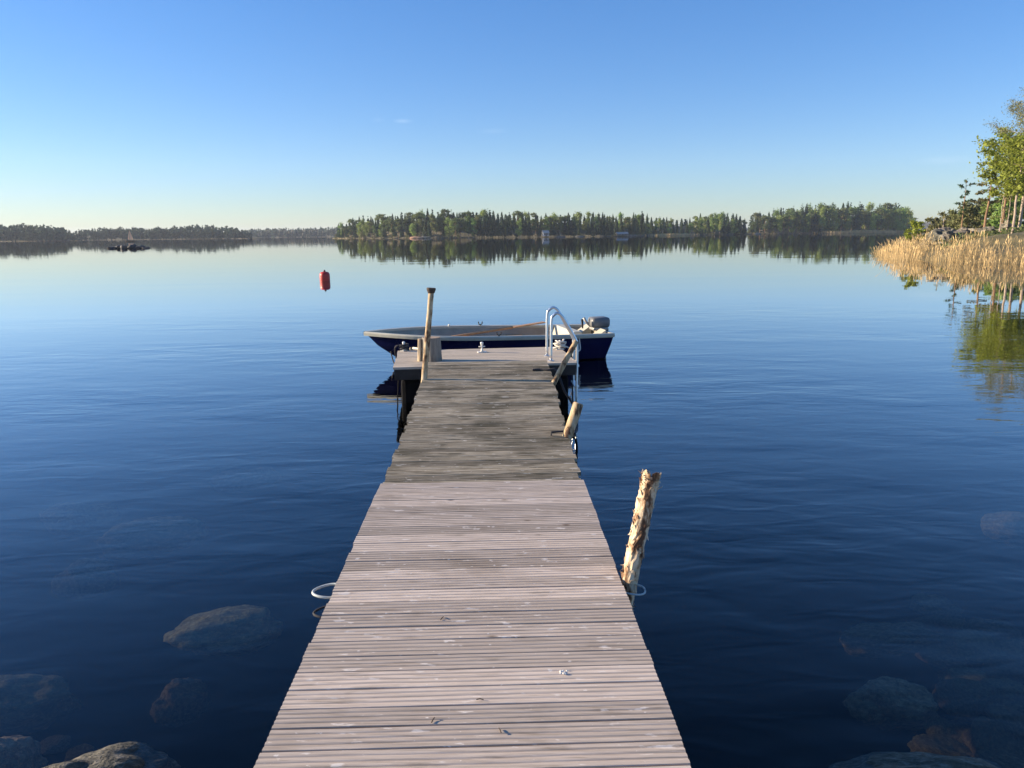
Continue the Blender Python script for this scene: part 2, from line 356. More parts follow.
# ---- the near shore on the right: rocky point
POLY = np.array([(24.3, 46.6), (26.6, 52.5), (30.2, 61), (35, 66), (50, 90), (76, 134), (130, 138), (130, 25), (60, 28), (30.5, 35), (26.2, 40.5)])
def spit(X, Y):
    X = np.asarray(X, float); Y = np.asarray(Y, float); d = np.full(X.shape, 1e9); ins = np.zeros(X.shape, bool)
    for (ax_, ay_), (bx_, by_) in zip(POLY, np.roll(POLY, -1, axis=0)):
        ex, ey = bx_-ax_, by_-ay_; t_ = np.clip(((X-ax_)*ex+(Y-ay_)*ey)/(ex*ex+ey*ey), 0, 1)
        d = np.minimum(d, np.hypot(X-ax_-t_*ex, Y-ay_-t_*ey))
        cr_ = ((ay_ > Y) != (by_ > Y)) & (X < ex*(Y-ay_)/(by_-ay_+1e-12)+ax_); ins ^= cr_
    d = np.where(ins, d, -d)-1.2 + 1.4*(fbm(X, Y, .22, 5)-.5)
    z = np.where(d < 0, d*.35, 2.0*(1-np.exp(-np.clip(d, 0, None)/4.5))+.010*np.clip(d, 0, 60))
    z = z + np.clip(d/4, 0, 1)*1.1*(fbm(X, Y, .28, 9)-.47)
    return np.clip(z, -1.5, 9)
tag(grid('shore_ground', np.linspace(20, 120, 190), np.linspace(22, 142, 190), spit, M['soil']), kind='structure')
def spitz(x, y): return float(spit(np.array([x*1.0]), np.array([y*1.0]))[0])

# ------------------------------------------------------------------ jetty
def board(mb, c, ax, ay, Lx, wy, th, z0, zs, ridges, tone, tilt=0, sag=0):
    """one plank with a ridged top; c centre (xy), ax unit along plank, ay unit along jetty, zs slope"""
    prof = []
    if ridges:
        pw = wy/ridges; g = .0036
        for i in range(ridges):
            a = -wy/2+i*pw
            prof += [(a, -.004), (a+.0015, -.0006), (a+.004, 0)] if i == 0 else [(a+.10*pw, -g), (a+.24*pw, -g*.25), (a+.36*pw, 0)]
            prof += [(a+.64*pw, 0), (a+.76*pw, -g*.25), (a+.90*pw, -g)] if i < ridges-1 else [(a+pw-.004, 0), (a+pw-.0015, -.0006), (a+pw, -.004)]
    else:
        prof = [(-wy/2, -.003), (-wy/2+.003, 0), (wy/2-.003, 0), (wy/2, -.003)]
    prof = [(-wy/2, -th)]+prof+[(wy/2, -th)]
    n_ = len(prof); vs = []; fs = []
    seg = 5
    for k in range(seg+1):
        u = -Lx/2+Lx*k/seg; wob = .0012*math.sin(k*1.7+c[0]*9+c[1]*31)
        for y_, z_ in prof:
            P = Vector((c[0], c[1], 0))+ax*u+ay*(y_+wob)
            P.z = z0+z_+zs*y_+tilt*y_+sag*(u/Lx)**2
            vs.append(P)
    for k in range(seg):
        for i in range(n_):
            j = (i+1) % n_; fs.append((k*n_+i, (k+1)*n_+i, (k+1)*n_+j, k*n_+j))
    fs.append(tuple(range(n_))); fs.append(tuple(seg*n_+i for i in range(n_-1, -1, -1)))
    mb.add(vs, fs, tone)

NEWZ = .37
def new_center(y): return -.1225-.0265*(y-1.83)
def deckrun(name, y0, y1, wfun, cfun, zfun, skew, pitch, ridges, mt, parent, gapr, lenj, zj, seed):
    rg = random.Random(seed); mb = MB(); y = y0; k = 0; edges = []
    ax = Vector((1, skew, 0)).normalized(); ay = Vector((-skew, 1, 0)).normalized()
    while y < y1:
        wd = pitch*(1+rg.uniform(-.04, .04)); gap = rg.uniform(*gapr)
        yc = y+wd/2
        Lx = wfun(yc)+rg.uniform(-lenj, lenj); cx = cfun(yc)+rg.uniform(-lenj, lenj)*.6
        z = zfun(yc)+rg.uniform(-zj, zj)
        board(mb, (cx, yc), ax, ay, Lx, wd-gap, .028, z, (zfun(yc+.05)-zfun(yc-.05))/.1, ridges, rg.random(), tilt=rg.uniform(-.012, .012), sag=rg.uniform(-.004, .004))
        y += wd; k += 1
    return mb.build(name, mt, parent)

j1 = empty('jetty_section', (0, 0, 0)); tag(j1, 'near jetty section of pinkish grey grooved planks', 'jetty')
deckrun('deck_planks', -2.2, 4.23, lambda y: 1.238, new_center, lambda y: NEWZ, .026, .0985, 4, M['deck_new'], j1, (.004, .0075), .004, .0012, 11)
for sx in (-.52, .52):
    s = MB(); a = Vector((new_center(-2.2)+sx, -2.2, NEWZ-.028-.06)); b = Vector((new_center(4.2)+sx, 4.2, NEWZ-.028-.06))
    d = b-a; s.box((a+b)/2, (.045, d.length, .118), rz=math.atan2(-d.x, d.y)); s.build('stringer', M['beam'], j1)
for yy in (.4, 3.9):
    s = MB(); s.tube([(new_center(yy)-.45, yy, -1.6), (new_center(yy)-.45, yy, NEWZ-.15)], .045); s.build('pile', M['beam'], j1)
    s = MB(); s.tube([(new_center(yy)+.42, yy, -1.6), (new_center(yy)+.42, yy, NEWZ-.15)], .045); s.build('pile', M['beam'], j1)

def oldz(y): return float(np.interp(y, [4.2, 5.0, 5.7, 6.6, 7.2, 8.1], [.365, .37, .395, .44, .465, .468]))
oldL = lambda y: float(np.interp(y, [4.27, 8.0], [-.792, -.905])); oldR = lambda y: float(np.interp(y, [4.27, 8.0], [.418, .392]))
def old_center(y): return (oldL(y)+oldR(y))/2
j2 = empty('jetty_section', (0, 0, 0)); tag(j2, 'older grey jetty section with dark mossy planks leading to the platform', 'jetty')
deckrun('deck_planks', 4.25, 7.99, lambda y: oldR(y)-oldL(y), old_center, oldz, .03, .098, 4, M['deck_old'], j2, (.003, .008), .016, .003, 21)
for sx in (-.5, .5):
    s = MB()
    pts = [Vector((old_center(y)+sx, y, oldz(y)-.028-.055)) for y in (4.26, 5.0, 5.7, 6.6, 7.2, 7.95)]
    for a, b in zip(pts[:-1], pts[1:]):
        d = b-a; s.box((a+b)/2, (.045, d.length+.01, .11), M=Matrix.Rotation(math.atan2(-d.x, d.y), 3, 'Z') @ Matrix.Rotation(math.atan2(d.z, d.y), 3, 'X'))
    s.build('stringer', M['beam'], j2)
s = MB(); s.tube([(.30, 6.0, -2.6), (.33, 6.0, .28)], .04); s.build('pile', M['beam'], j2)
s = MB(); s.tube([(-.55, 5.2, -2.6), (-.53, 5.2, .28)], .04); s.build('pile', M['beam'], j2)

# platform
PZ = .425
pA = atz(393, 367.5, PZ); pB = atz(577, 362.5, PZ); pC = atz(402, 350.5, PZ)
PW = (pB-pA).length; axp = (pB-pA).normalized(); ayp = Vector((-axp.y, axp.x, 0)); PD = (pC-pA).dot(ayp)
PD = max(1.1, min(1.5, PD)); pcen = pA+axp*PW/2+ayp*PD/2
prz = math.atan2(axp.y, axp.x)
plat = empty('floating_platform', (pcen.x, pcen.y, 0), prz); tag(plat, 'square wooden floating platform at the far end of the jetty', 'platform')
mb = MB(); rg = random.Random(5); k = int(PD/.12); bw = PD/k
for i in range(k):
    board(mb, (rg.uniform(-.004, .004), -PD/2+bw*(i+.5)), Vector((1, 0, 0)), Vector((0, 1, 0)), PW+rg.uniform(-.01, .01), bw-rg.uniform(.003, .006), .026, PZ, 0, 0, rg.random())
mb.build('deck_planks', M['deck_plat'], plat)
for nm, c_, d in [('fascia_board', (0, -PD/2+.02, PZ-.085), (PW-.02, .035, .115)), ('fascia_board', (0, PD/2-.02, PZ-.085), (PW-.02, .035, .115)),
                  ('fascia_board', (-PW/2+.03, 0, PZ-.085), (.035, PD-.08, .115)), ('fascia_board', (PW/2-.03, 0, PZ-.085), (.035, PD-.08, .115))]:
    s = MB(); s.box(c_, d); s.build(nm, M['beam'], plat)
for sx in (-.56, .56):
    s = MB(); s.box((sx, 0, .06), (.78, PD-.2, .42)); s.build('pontoon', M['float'], plat, bevel=.05)  # floats made wide and black to paint the dark reflection below the deck
def plat_w(u, v, z=PZ):    # u along, v across, local to world
    return Vector((pcen.x, pcen.y, 0))+axp*u+ayp*v+Vector((0, 0, z))

# cleats
def cleat(loc, rz, label, s=1.0):
    e = empty('mooring_cleat', loc, rz); tag(e, label, 'cleat', 'cleats on the platform')
    b = MB(); b.box((0, 0, .006), (.11*s, .055*s, .012)); b.build('base_plate', M['whitecleat'], e, bevel=.003)
    b = MB(); b.lathe((0, 0, .012), [(.022*s, 0), (.013*s, .02), (.011*s, .055*s), (.019*s, .10*s), (.02*s, .112*s), (.008*s, .12*s)], 14); b.build('post', M['whitecleat'], e, smooth=True)
    b = MB(); b.tube([(-.04*s, 0, .075*s), (0, 0, .07*s), (.04*s, 0, .075*s)], [.006, .009, .006], 8); b.build('horn', M['whitecleat'], e, smooth=True)
    return e
c1 = atz(482, 352.5, PZ); cleat((c1.x, c1.y, PZ), .3, 'small white cleat standing alone in the middle of the platform edge')
c2 = atz(404, 351, PZ); cleat((c2.x, c2.y, PZ), 1.2, 'cleat on the platform left corner under the boat bow', .9)
c3 = atz(560, 349.5, PZ); cleat((c3.x, c3.y, PZ), .1, 'cleat wound with pale rope just behind the ladder rails', .9)
b = MB(); pts = []
for i in range(60):
    a = i*.55; r_ = .035+.012*math.sin(i*1.3); pts.append((c3.x+r_*math.cos(a)*1.7, c3.y+r_*math.sin(a), PZ+.02+.0016*i+.01*math.sin(i*.9)))
b.tube(pts, .009, 6); tag(b.build('mooring_rope', M['rope'], smooth=True), 'pale rope coiled round the cleat behind the ladder rails', 'rope')

# ladder: two bent rails standing on the platform's right end
def smooth_path(ctrl, n=10):
    P = [Vector(p) for p in ctrl]; P = [P[0]*2-P[1]]+P+[P[-1]*2-P[-2]]; out = []
    for i in range(1, len(P)-2):
        for k in range(n):
            t_ = k/n; a, b_, c_, d = P[i-1:i+3]
            out.append(.5*((2*b_)+(c_-a)*t_+(2*a-5*b_+4*c_-d)*t_**2+(3*b_-a-3*c_+d)*t_**3))
    out.append(P[-2]); return out
lad = empty('swim_ladder', (0, 0, 0)); tag(lad, 'tall aluminium swim ladder with two curved rails on the platform end', 'ladder')
YB = atz(551, 361, PZ).y; YA = atz(546.8, 356, PZ).y
railpts = {}
for Yr, px0, px1, ytop, ptop, yd in ((YA, 546.8, 573.5, 307.6, 553.5, 338), (YB, 551.0, 577.0, 313.2, 557.5, 341)):
    b0 = aty(px0, 357, Yr); b0.z = PZ+.005
    top = aty(ptop, ytop, Yr); q1 = aty(px0+.4, ytop+9, Yr); q2 = aty(px0+2.4, ytop+2.4, Yr); q3 = aty(ptop+5, ytop+3.6, Yr)
    q4 = aty(px1-9, yd-15.5, Yr); q5 = aty(px1-1, yd-1, Yr); q6 = Vector((aty(px1, yd+5, Yr).x, Yr, .72)); q6.z = aty(px1, yd+6, Yr).z
    end = Vector((q6.x, Yr, -.75))
    path = smooth_path([b0, q1, q2, top, q3, q4, q5, q6, Vector((q6.x, Yr, .2)), end], 7)
    s = MB(); s.tube(path, .0155, 12); s.build('rail', M['alu'], lad, smooth=True); railpts[Yr] = q6.x
    s = MB(); s.lathe((b0.x, Yr, PZ), [(.035, 0), (.035, .006), (.022, .010)], 16); s.build('foot_flange', M['alu'], lad)
for z in (.36, .12, -.12, -.36, -.6):
    s = MB(); a = Vector((railpts[YA], YA, z)); b_ = Vector((railpts[YB], YB, z)); s.box((a+b_)/2, (.06, (a-b_).length-.03, .022), rz=math.atan2(-(b_-a).x, (b_-a).y)); s.build('step', M['alu'], lad, bevel=.004)

# posts
def log(name, base, top, rb, rt_, mt, label, n=18, seg=26, jit=.10, caps=None, bend=.0, seed=1, end=True, knobs=0, flakes=0, cat='post'):
    rg = random.Random(seed); base = Vector(base); top = Vector(top); d = top-base; side = d.cross(Vector((0, 1, 0))).normalized()
    pts = []; rs = []
    for i in range(seg+1):
        u = i/seg; pts.append(base+d*u+side*bend*math.sin(math.pi*u)+Vector((rg.uniform(-1, 1), rg.uniform(-1, 1), 0))*rb*.04)
        rs.append((rb+(rt_-rb)*u)*(1+rg.uniform(-.03, .03)))
    e = empty(name, base); tag(e, label, cat, 'mooring posts along the jetty')
    tk = MB(); tk.tube([p_-base for p_ in pts], rs, n, jit=jit, rg=rg)
    dn = d.normalized()
    if end:
        mb = MB(); mb.tube([pts[-1]-base-dn*.002, pts[-1]-base+dn*.006], [rs[-1]*.93, rs[-1]*.90], n, jit=jit*.6, rg=rg); mb.build('cut_end', M['endgrain'], e)
    if flakes:
        mb = tk; a = dn.orthogonal().normalized(); b_ = dn.cross(a)
        for i in range(flakes):
            u = rg.uniform(.30, 1.0); th = rg.uniform(0, 2*math.pi)
            if i < flakes*.22: u = rg.uniform(.96, 1.01)
            idx = min(seg, int(u*seg)); rr = rs[idx]; P = pts[idx]-base+dn*(u-idx/seg)*d.length
            o_ = a*math.cos(th)+b_*math.sin(th); tg = dn.cross(o_); h_ = rg.uniform(.008, .032); w_ = rg.uniform(.006, .018); lift = rg.uniform(.001, .011)*(1+(rg.random() < .1)*1.2)
            p0 = P+o_*rr*.96; up_ = dn*(1 if rg.random() < .7 else -1); tw = tg*rg.uniform(-.01, .01)
            vs = [p0-tg*w_, p0+tg*w_, p0+tg*w_*.8+up_*h_*.5+o_*lift*.5+tw*.5, p0-tg*w_*.9+up_*h_*.6+o_*lift*.4+tw*.5, p0+up_*h_+o_*lift+tw+tg*w_*.2]
            vs2 = [v_-o_*.0015 for v_ in vs]
            mb.add(vs+vs2, [(0, 1, 2, 3), (3, 2, 4), (5, 8, 7, 6), (8, 9, 7), (0, 5, 6, 1), (1, 6, 7, 2), (2, 7, 9, 4), (4, 9, 8, 3), (3, 8, 5, 0)])
    tk.build('trunk', mt, e, smooth=not flakes)
    return e, pts, rs
# bark post beside the near section
pb = aty(629.5, 592, 3.0); pt = aty(650.5, 478, 3.05); dirp = (pt-pb)
pbot = pb-dirp*1.9
e, pts, rs = log('mooring_post', (pbot.x, pbot.y, pbot.z), pt, .031, .037, M['bark'], 'rough post with flaking yellow bark beside the near jetty planks', jit=.16, n=22, seg=60, seed=3, flakes=330, bend=.012)
# short peeled post
pb = aty(567.5, 436, 5.28); pt = aty(578.5, 404, 5.34); pbot = pb-(pt-pb)*4
log('mooring_post', pbot, pt, .033, .039, M['peeled'], 'short thick peeled post with a sawn top beside the old planks', seed=5, n=18, jit=.06)
# slender pale leaning post
pb = aty(553, 384, 6.95); pt = aty(576, 341.5, 7.05); pbot = pb-(pt-pb)*1.3
log('mooring_post', pbot, pt, .029, .026, M['peeled'], 'slender pale post leaning over in front of the swim ladder', seed=8, n=14, jit=.05)
# tall pole left
pb = aty(423.0, 385, 7.1); pt = aty(431.2, 291, 7.15); pbot = pb-(pt-pb)*1.0
e, pts, rs = log('mooring_pole', pbot, pt, .033, .027, M['peeled'], 'tall thin pole with a dark flared cap at the jetty left side', seed=9, n=14, jit=.05, end=False, bend=-.006)
s = MB(); tl = pt-pbot; s.tube([tl-Vector((0, 0, .02)), tl+Vector((0, 0, .015)), tl+Vector((.001, 0, .03))], [.033, .046, .044], 14, jit=.08); s.build('cap', M['darkbark'], e)

# stump on the platform
sA = atz(420, 362, PZ); sB = atz(440, 362, PZ); sr = (sB-sA).length/2; sc = (sA+sB)/2+ayp*sr*.8
e = empty('wooden_stump', (sc.x, sc.y, PZ)); tag(e, 'short grey wooden stump with a split side coloured as sunlit standing on the platform', 'stump')
mb = MB(); rg = random.Random(4); nn = 28; ht = .27; vs = []; prof = [(0, 1.05), (.25, 1.02), (.5, .98), (.8, .95), (1, .93)]
shape = [1+.05*math.sin(3*k*2*math.pi/nn)+rg.uniform(-.03, .03) for k in range(nn)]
fs = []
for h_, q in prof:
    for k in range(nn):
        a = 2*math.pi*k/nn; rr = sr*q*shape[k]*(1+rg.uniform(-.01, .01)); vs.append((rr*math.cos(a)+.02, rr*math.sin(a)*.85, h_*ht-.0))
for i in range(len(prof)-1):
    for k in range(nn): fs.append((i*nn+k, i*nn+(k+1) % nn, (i+1)*nn+(k+1) % nn, (i+1)*nn+k))
fs.append(tuple(range(nn-1, -1, -1))); mb.add(vs, fs); mb.build('trunk', M['greywood'], e)
mb = MB(); mb.add([(v[0], v[1], ht+.001*(i % 2)) for i, v in enumerate(vs[-nn:])], [tuple(range(nn))]); mb.build('cut_top', M['endgrain'], e)
mb = MB(); mb.tube([(-sr*1.02, -.02, 0), (-sr*.98, -.02, .15), (-sr*.93, -.02, ht-.012)], [.026, .024, .021], 8, jit=.2); mb.build('sunlit_split_side', M['stumpsunlit'], e)  # split strip in a paler colour that paints the sunlit left side

# loops beside the jetty
def loop(cx_, cy_, z, rx, ry, mt, label, r_=.006, a0=0, a1=2*math.pi, cat='loop'):
    b = MB(); b.tube([(cx_+rx*math.cos(a0+(a1-a0)*i/30), cy_+ry*math.sin(a0+(a1-a0)*i/30), z+.004*math.sin(i*.4)) for i in range(31)], r_, 8, cap=False)
    return tag(b.build('plastic_loop', mt, smooth=True), label, cat)
q = atz(326, 590, .34); loop(q.x+.012, q.y, .335, .068, .062, M['hose'], 'pale plastic loop sticking out from the left jetty edge')
q = atz(321, 612, .26); loop(q.x+.02, q.y, .26, .05, .05, M['darkrope'], 'rope loop below the pale loop, coloured dark as in shade', .005)  # dark colour paints the shade below the jetty edge
q = atz(633, 590, .335); loop(q.x+.0, q.y, .335, .052, .045, M['hose'], 'pale plastic loop at the foot of the bark post', .004)
# dark hook and rope scraps on the old section's edge
b = MB(); q = atz(557, 434, .405); b.tube([(q.x-.04, q.y+.03, .385), (q.x-.04, q.y+.03, .41), (q.x+.05, q.y+.05, .412), (q.x+.06, q.y+.05, .36)], .008, 8)
tag(b.build('iron_hook', M['darkrope']), 'dark iron hook on the jetty edge by the short post', 'hook')
b = MB(); a = aty(548, 369.5, 7.45); pts = smooth_path([(a.x-.16, a.y, oldz(7.4)+.013), (a.x-.08, a.y+.02, oldz(7.4)+.013), (a.x, a.y-.01, oldz(7.4)+.015), (a.x+.09, a.y-.02, oldz(7.4)+.0), (a.x+.16, a.y-.1, .28), (a.x+.24, a.y-.3, .16), (a.x+.22, a.y-.9, .10), (a.x+.12, a.y-1.6, .25), (a.x+.02, a.y-1.9, .385)], 8)
b.tube(pts, .012, 8); tag(b.build('mooring_rope', M['darkrope'], smooth=True), 'dark rope lying over the old jetty edge by the leaning post', 'rope')
# bits on the near planks
q = atz(564, 673, NEWZ); b = MB(); rg = random.Random(2)
for i in range(9): b.lathe((q.x+rg.uniform(-.012, .012), q.y+rg.uniform(-.014, .014), NEWZ+.0005), [(rg.uniform(.003, .007), 0), (.0025, .003)], 8)
tag(b.build('bird_dropping', M['whitecleat']), 'white speck of bird dropping on the near planks', 'dropping')
for i, (px, py, lb) in enumerate([(500, 731, 'dark twig on the plank nearest the lower edge'), (442, 619, 'tiny twig left of the jetty middle'), (433, 721, 'dark bud scale on the lower left planks'), (480, 700, 'thin straw lying across a plank')]):
    q = atz(px, py, NEWZ); a = rnd.uniform(0, 3); b = MB(); b.tube([(q.x-.012*math.cos(a), q.y-.012*math.sin(a), NEWZ+.003), (q.x, q.y, NEWZ+.005), (q.x+.012*math.cos(a), q.y+.012*math.sin(a+.3), NEWZ+.003)], .0018, 6)
    tag(b.build('twig', M['darkbark']), lb, 'twig')

# ------------------------------------------------------------------ boat
BL = 3.45; bowp = aty(365.5, 329.5, 10.5); sternp = aty(600, 327, 11.35)
BL = (bowp.xy-sternp.xy).length
boat = empty('rowing_boat', (sternp.x, sternp.y, 0), math.atan2(bowp.y-sternp.y, bowp.x-sternp.x)); tag(boat, 'navy blue open motorboat with a cream rim moored behind the platform', 'boat')
def hb(s_): return .58+.08*math.sin(math.pi*min(1, s_/.62)*.5)-(.66*((s_-.55)/.45)**2.3 if s_ > .55 else 0)
def sheer(s_): return .375+.10*s_**1.3
NS = 34
S = [i/NS for i in range(NS+1)]
def stn(s_):
    b_ = max(.004, hb(s_)); zg = sheer(s_)
    xk = .10+(BL-.62)*s_; xc = .08+(BL-.48)*s_; xm = .03+(BL-.19)*s_; xg = BL*s_
    kz = -.14+.16*max(0, (s_-.7)/.3)**2
    return dict(b=b_, zg=zg, keel=(xk, 0, kz), chine=(xc, b_*(.78-.1*s_), .02+.10*s_**3), mid=(xm, b_*.93, zg*.62), gun=(xg, b_, zg))
def loft(rowsfun, closed=False):
    v = []; f = []; rows = [rowsfun(s_) for s_ in S]; k = len(rows[0])
    for r_ in rows: v += r_
    for i in range(NS):
        for j in range(k-1):
            a = i*k+j; f.append((a, a+1, a+k+1, a+k))
    return v, f
mb = MB()
def outer(s_):
    d = stn(s_); P = [d['gun'], d['mid'], d['chine'], d['keel']]; return [(x, y, z) for x, y, z in P]+[(x, -y, z) for x, y, z in P[-2::-1]]
v, f = loft(outer); mb.add(v, f); mb.add(v[:7], [tuple(range(7))]); mb.build('hull', M['hull'], boat)
def inner(s_):
    d = stn(s_); b_ = d['b']; zg = d['zg']; xi = min(d['gun'][0], BL-.10); xi = max(xi, .04); fl = .05+.5*max(0, s_-.8)
    w = max(.003, b_-.035)
    P = [(xi, w, zg), (max(.04, (BL-.34)*s_), w*.84, zg*.62), (max(.04, (BL-.62)*s_), w*.66, fl+.05), (max(.04, (BL-.68)*s_), w*.5, fl)]
    return P+[(x, -y, z) for x, y, z in P[::-1]]
mb = MB(); v, f = loft(inner); mb.add(v, f); mb.add(v[:8], [tuple(range(8))]); mb.build('liner', M['liner'], boat, smooth=False)
for sg in (1, -1):
    mb = MB()
    def rim(s_):
        d = stn(s_); b_ = d['b']; zg = d['zg']; x = d['gun'][0]; o_ = .035; ex = .03*max(0, s_-.9)*10
        P = [(x, b_-.045, zg-.01), (x, b_-.045, zg+.024), (x+ex*.5, b_+o_*.6, zg+.028), (x+ex, b_+o_, zg+.008), (x+ex*.9, b_+o_*.8, zg-.03), (x, b_+.002, zg-.034), (x, b_-.045, zg-.01)]
        return [(a, max(-.0, b__)*sg, c_) for a, b__, c_ in P]
    v, f = loft(rim); mb.add(v, f); mb.add(v[:7], [tuple(range(6))]); mb.build('gunwale', M['rim'], boat, smooth=False)
mb = MB(); mb.box((.02, 0, .372), (.05, 1.13, .06)); mb.build('transom_cap', M['rim'], boat, bevel=.008)
# stern boxes: white seats in the corners
mb = MB(); mb.add([(.70, -.46, .10), (.70, .46, .10), (.58, .46, .43), (.58, -.46, .43), (.40, -.46, .10), (.40, .46, .10), (.46, .46, .43), (.46, -.46, .43)], [(0, 1, 2, 3), (4, 7, 6, 5), (0, 3, 7, 4), (1, 5, 6, 2), (3, 2, 6, 7)]); mb.build('seat_back', M['cream'], boat, bevel=.012)
for y0, y1 in ((-.43, -.2), (.2, .43)):
    mb = MB(); mb.add([(.30, y0, .28), (.30, y1, .28), (.07, y1, .43), (.07, y0, .43), (.07, y0, .26), (.07, y1, .26)], [(0, 1, 2, 3), (0, 4, 5, 1), (1, 5, 2), (0, 3, 4), (3, 2, 5, 4)]); mb.build('stern_locker', M['cream'], boat)
for x_, s_ in ((1.25, .4), (2.15, .62), (2.85, .83)):
    mb = MB(); wdt = 2*(hb(s_)-.06); mb.box((x_, 0, .27), (.24, wdt*.93, .04)); mb.build('thwart', M['oarwood'] if x_ != 2.85 else M['liner'], boat, bevel=.008)
for x_ in (1.75,):
    for sg in (-1, 1):
        mb = MB(); y_ = (hb(.45)+.0)*sg; mb.tube([(x_, y_, .42), (x_, y_, .45)], .014, 8); mb.tube([(x_-.03, y_, .50), (x_-.027, y_, .465), (x_, y_, .45), (x_+.027, y_, .465), (x_+.03, y_, .50)], .009, 8); mb.build('oarlock', M['black'], boat)
mb = MB(); y_ = .60; mb.tube([(2.25, -.62, .42), (2.25, -.62, .48)], .018, 10); mb.build('rim_cleat', M['whitecleat'], boat)
mb = MB(); mb.tube([(2.72, .0, .12), (2.85, .34, .30)], .01, 6); mb.build('stay', M['alu'], boat)
# outboard
ob = empty('outboard_motor', (0, 0, 0)); ob.parent = boat; ob.name = 'outboard_motor'
mb = MB(); mb.box((.02, 0, .50), (.30, .25, .16)); mb.build('cowling', M['motor'], ob, bevel=.045, smooth=True)
mb = MB(); mb.box((.02, 0, .405), (.25, .21, .05)); mb.build('lower_pan', M['motorlight'], ob, bevel=.02)
mb = MB(); mb.tube([(-.07, 0, .40), (-.06, 0, .2), (-.02, 0, -.35)], [.07, .055, .05], 12); mb.build('drive_leg', M['black'], ob, smooth=True)
mb = MB(); mb.box((-.06, 0, .34), (.07, .18, .14)); mb.build('clamp_bracket', M['black'], ob, bevel=.01)
mb = MB(); mb.tube([(.14, -.02, .44), (.21, -.04, .50), (.25, -.05, .57)], [.022, .018, .022], 10); mb.build('tiller', M['motorlight'], ob, smooth=True)
mb = MB(); mb.tube([(.30, .05, .42), (.31, .05, .56)], [.012, .02], 8); mb.build('gear_lever', M['black'], ob)
# oars lying inside
for k, (p0, p1, lb) in enumerate([((2.75, .10, .33), (.75, -.50, .47), 'wooden oar lying along the far side inside the boat'), ((2.5, .30, .315), (.8, .02, .33), 'wooden oar lying flat across the boat seats')]):
    W_ = Matrix.Translation(boat.location) @ Matrix.Rotation(boat.rotation_euler.z, 4, 'Z')
    a = W_ @ Vector(p0); b_ = W_ @ Vector(p1); e = empty('wooden_oar', a); tag(e, lb, 'oar', 'oars in the boat')
    d = b_-a; s = MB(); s.tube([(0, 0, 0), d*.72], [.018, .020], 10); s.build('shaft', M['oarwood'], e, smooth=True)
    s = MB(); s.box(d*.86, (d.length*.28, .10, .016), M=d.to_track_quat('X', 'Z').to_matrix()); s.build('blade', M['oarwood'], e, bevel=.005)
# bow rope
W_ = Matrix.Translation(boat.location) @ Matrix.Rotation(boat.rotation_euler.z, 4, 'Z')
a = W_ @ Vector((BL-.34, .04, .20)); b = MB(); b.tube(smooth_path([a, a+Vector((.06, -.15, -.13)), a+Vector((.16, -.4, -.16)), Vector((c2.x-.12, c2.y+.06, PZ+.03)), Vector((c2.x, c2.y, PZ+.07))], 10), .009, 8)
tag(b.build('mooring_rope', M['darkrope'], smooth=True), 'dark mooring rope from the boat bow to the left cleat', 'rope')
b = MB(); b.tube([(c2.x+.05*math.cos(i*.6)*(1+.2*math.sin(i)), c2.y+.04*math.sin(i*.6), PZ+.02+.002*i) for i in range(36)], .010, 6)
tag(b.build('mooring_rope', M['darkrope'], smooth=True), 'dark rope bundle wound round the left cleat', 'rope')
b = MB(); b.tube([(c2.x+.1, c2.y+.1, PZ+.02), (c2.x+.24, c2.y+.02, PZ+.015), (c2.x+.42, c2.y+.08, PZ+.02)], .014, 8)
tag(b.build('mooring_rope', M['rope'], smooth=True), 'pale rope end lying on the platform left of the stump', 'rope')
a = W_ @ Vector((.55, .62, .36)); b = MB(); b.tube(smooth_path([a, a+Vector((-.02, -.2, -.16)), Vector((c3.x+.03, c3.y+.05, PZ+.05))], 8), .009, 8)
tag(b.build('mooring_rope', M['rope'], smooth=True), 'pale mooring rope from the boat stern to the right cleat', 'rope')

# ------------------------------------------------------------------ buoy
q = atz(325, 281, 0); bu = empty('mooring_buoy', (q.x, q.y, 0)); tag(bu, 'red barrel shaped buoy floating on the open water', 'buoy')
s = MB(); s.lathe((0, 0, -.25), [(.10, 0), (.17, .06), (.205, .16), (.21, .45), (.205, .53), (.17, .60), (.09, .63)], 28); s.build('float', M['red'], bu, smooth=True)
s = MB(); s.lathe((0, 0, .375), [(.045, 0), (.04, .06), (.02, .08)], 14); s.build('top_stem', M['black'], bu, smooth=True)

# ------------------------------------------------------------------ rocks
def rock_mesh(name, mt, seed, sub=4, rough=.22, freq=1.3):
    bm = bmesh.new(); bmesh.ops.create_icosphere(bm, subdivisions=sub, radius=1)
    from mathutils import noise
    off = Vector((seed*3.1, seed*1.7, seed*.9))
    for v_ in bm.verts:
        d = v_.co.normalized(); k = 1+rough*noise.noise(d*freq+off)*1.6+rough*.5*noise.noise(d*freq*2.7+off)+rough*.2*noise.noise(d*freq*7+off)
        v_.co = d*k
    me = bpy.data.meshes.new(name); bm.to_mesh(me); bm.free(); me.materials.append(mt); me.polygons.foreach_set('use_smooth', [True]*len(me.polygons)); return me
def rock(me, loc, sc, rz, label, name='boulder', cat='rock', group=None):
    o = bpy.data.objects.new(name, me); col.objects.link(o); o.location = loc; o.scale = sc; o.rotation_euler = (0, 0, rz); return tag(o, label, cat, group)
wr = [rock_mesh('boulder', M['wetrock'], i, 5, .20) for i in range(4)]
mr_ = [rock_mesh('boulder', M['mossrock'], i, 5, .20) for i in range(2, 6)]
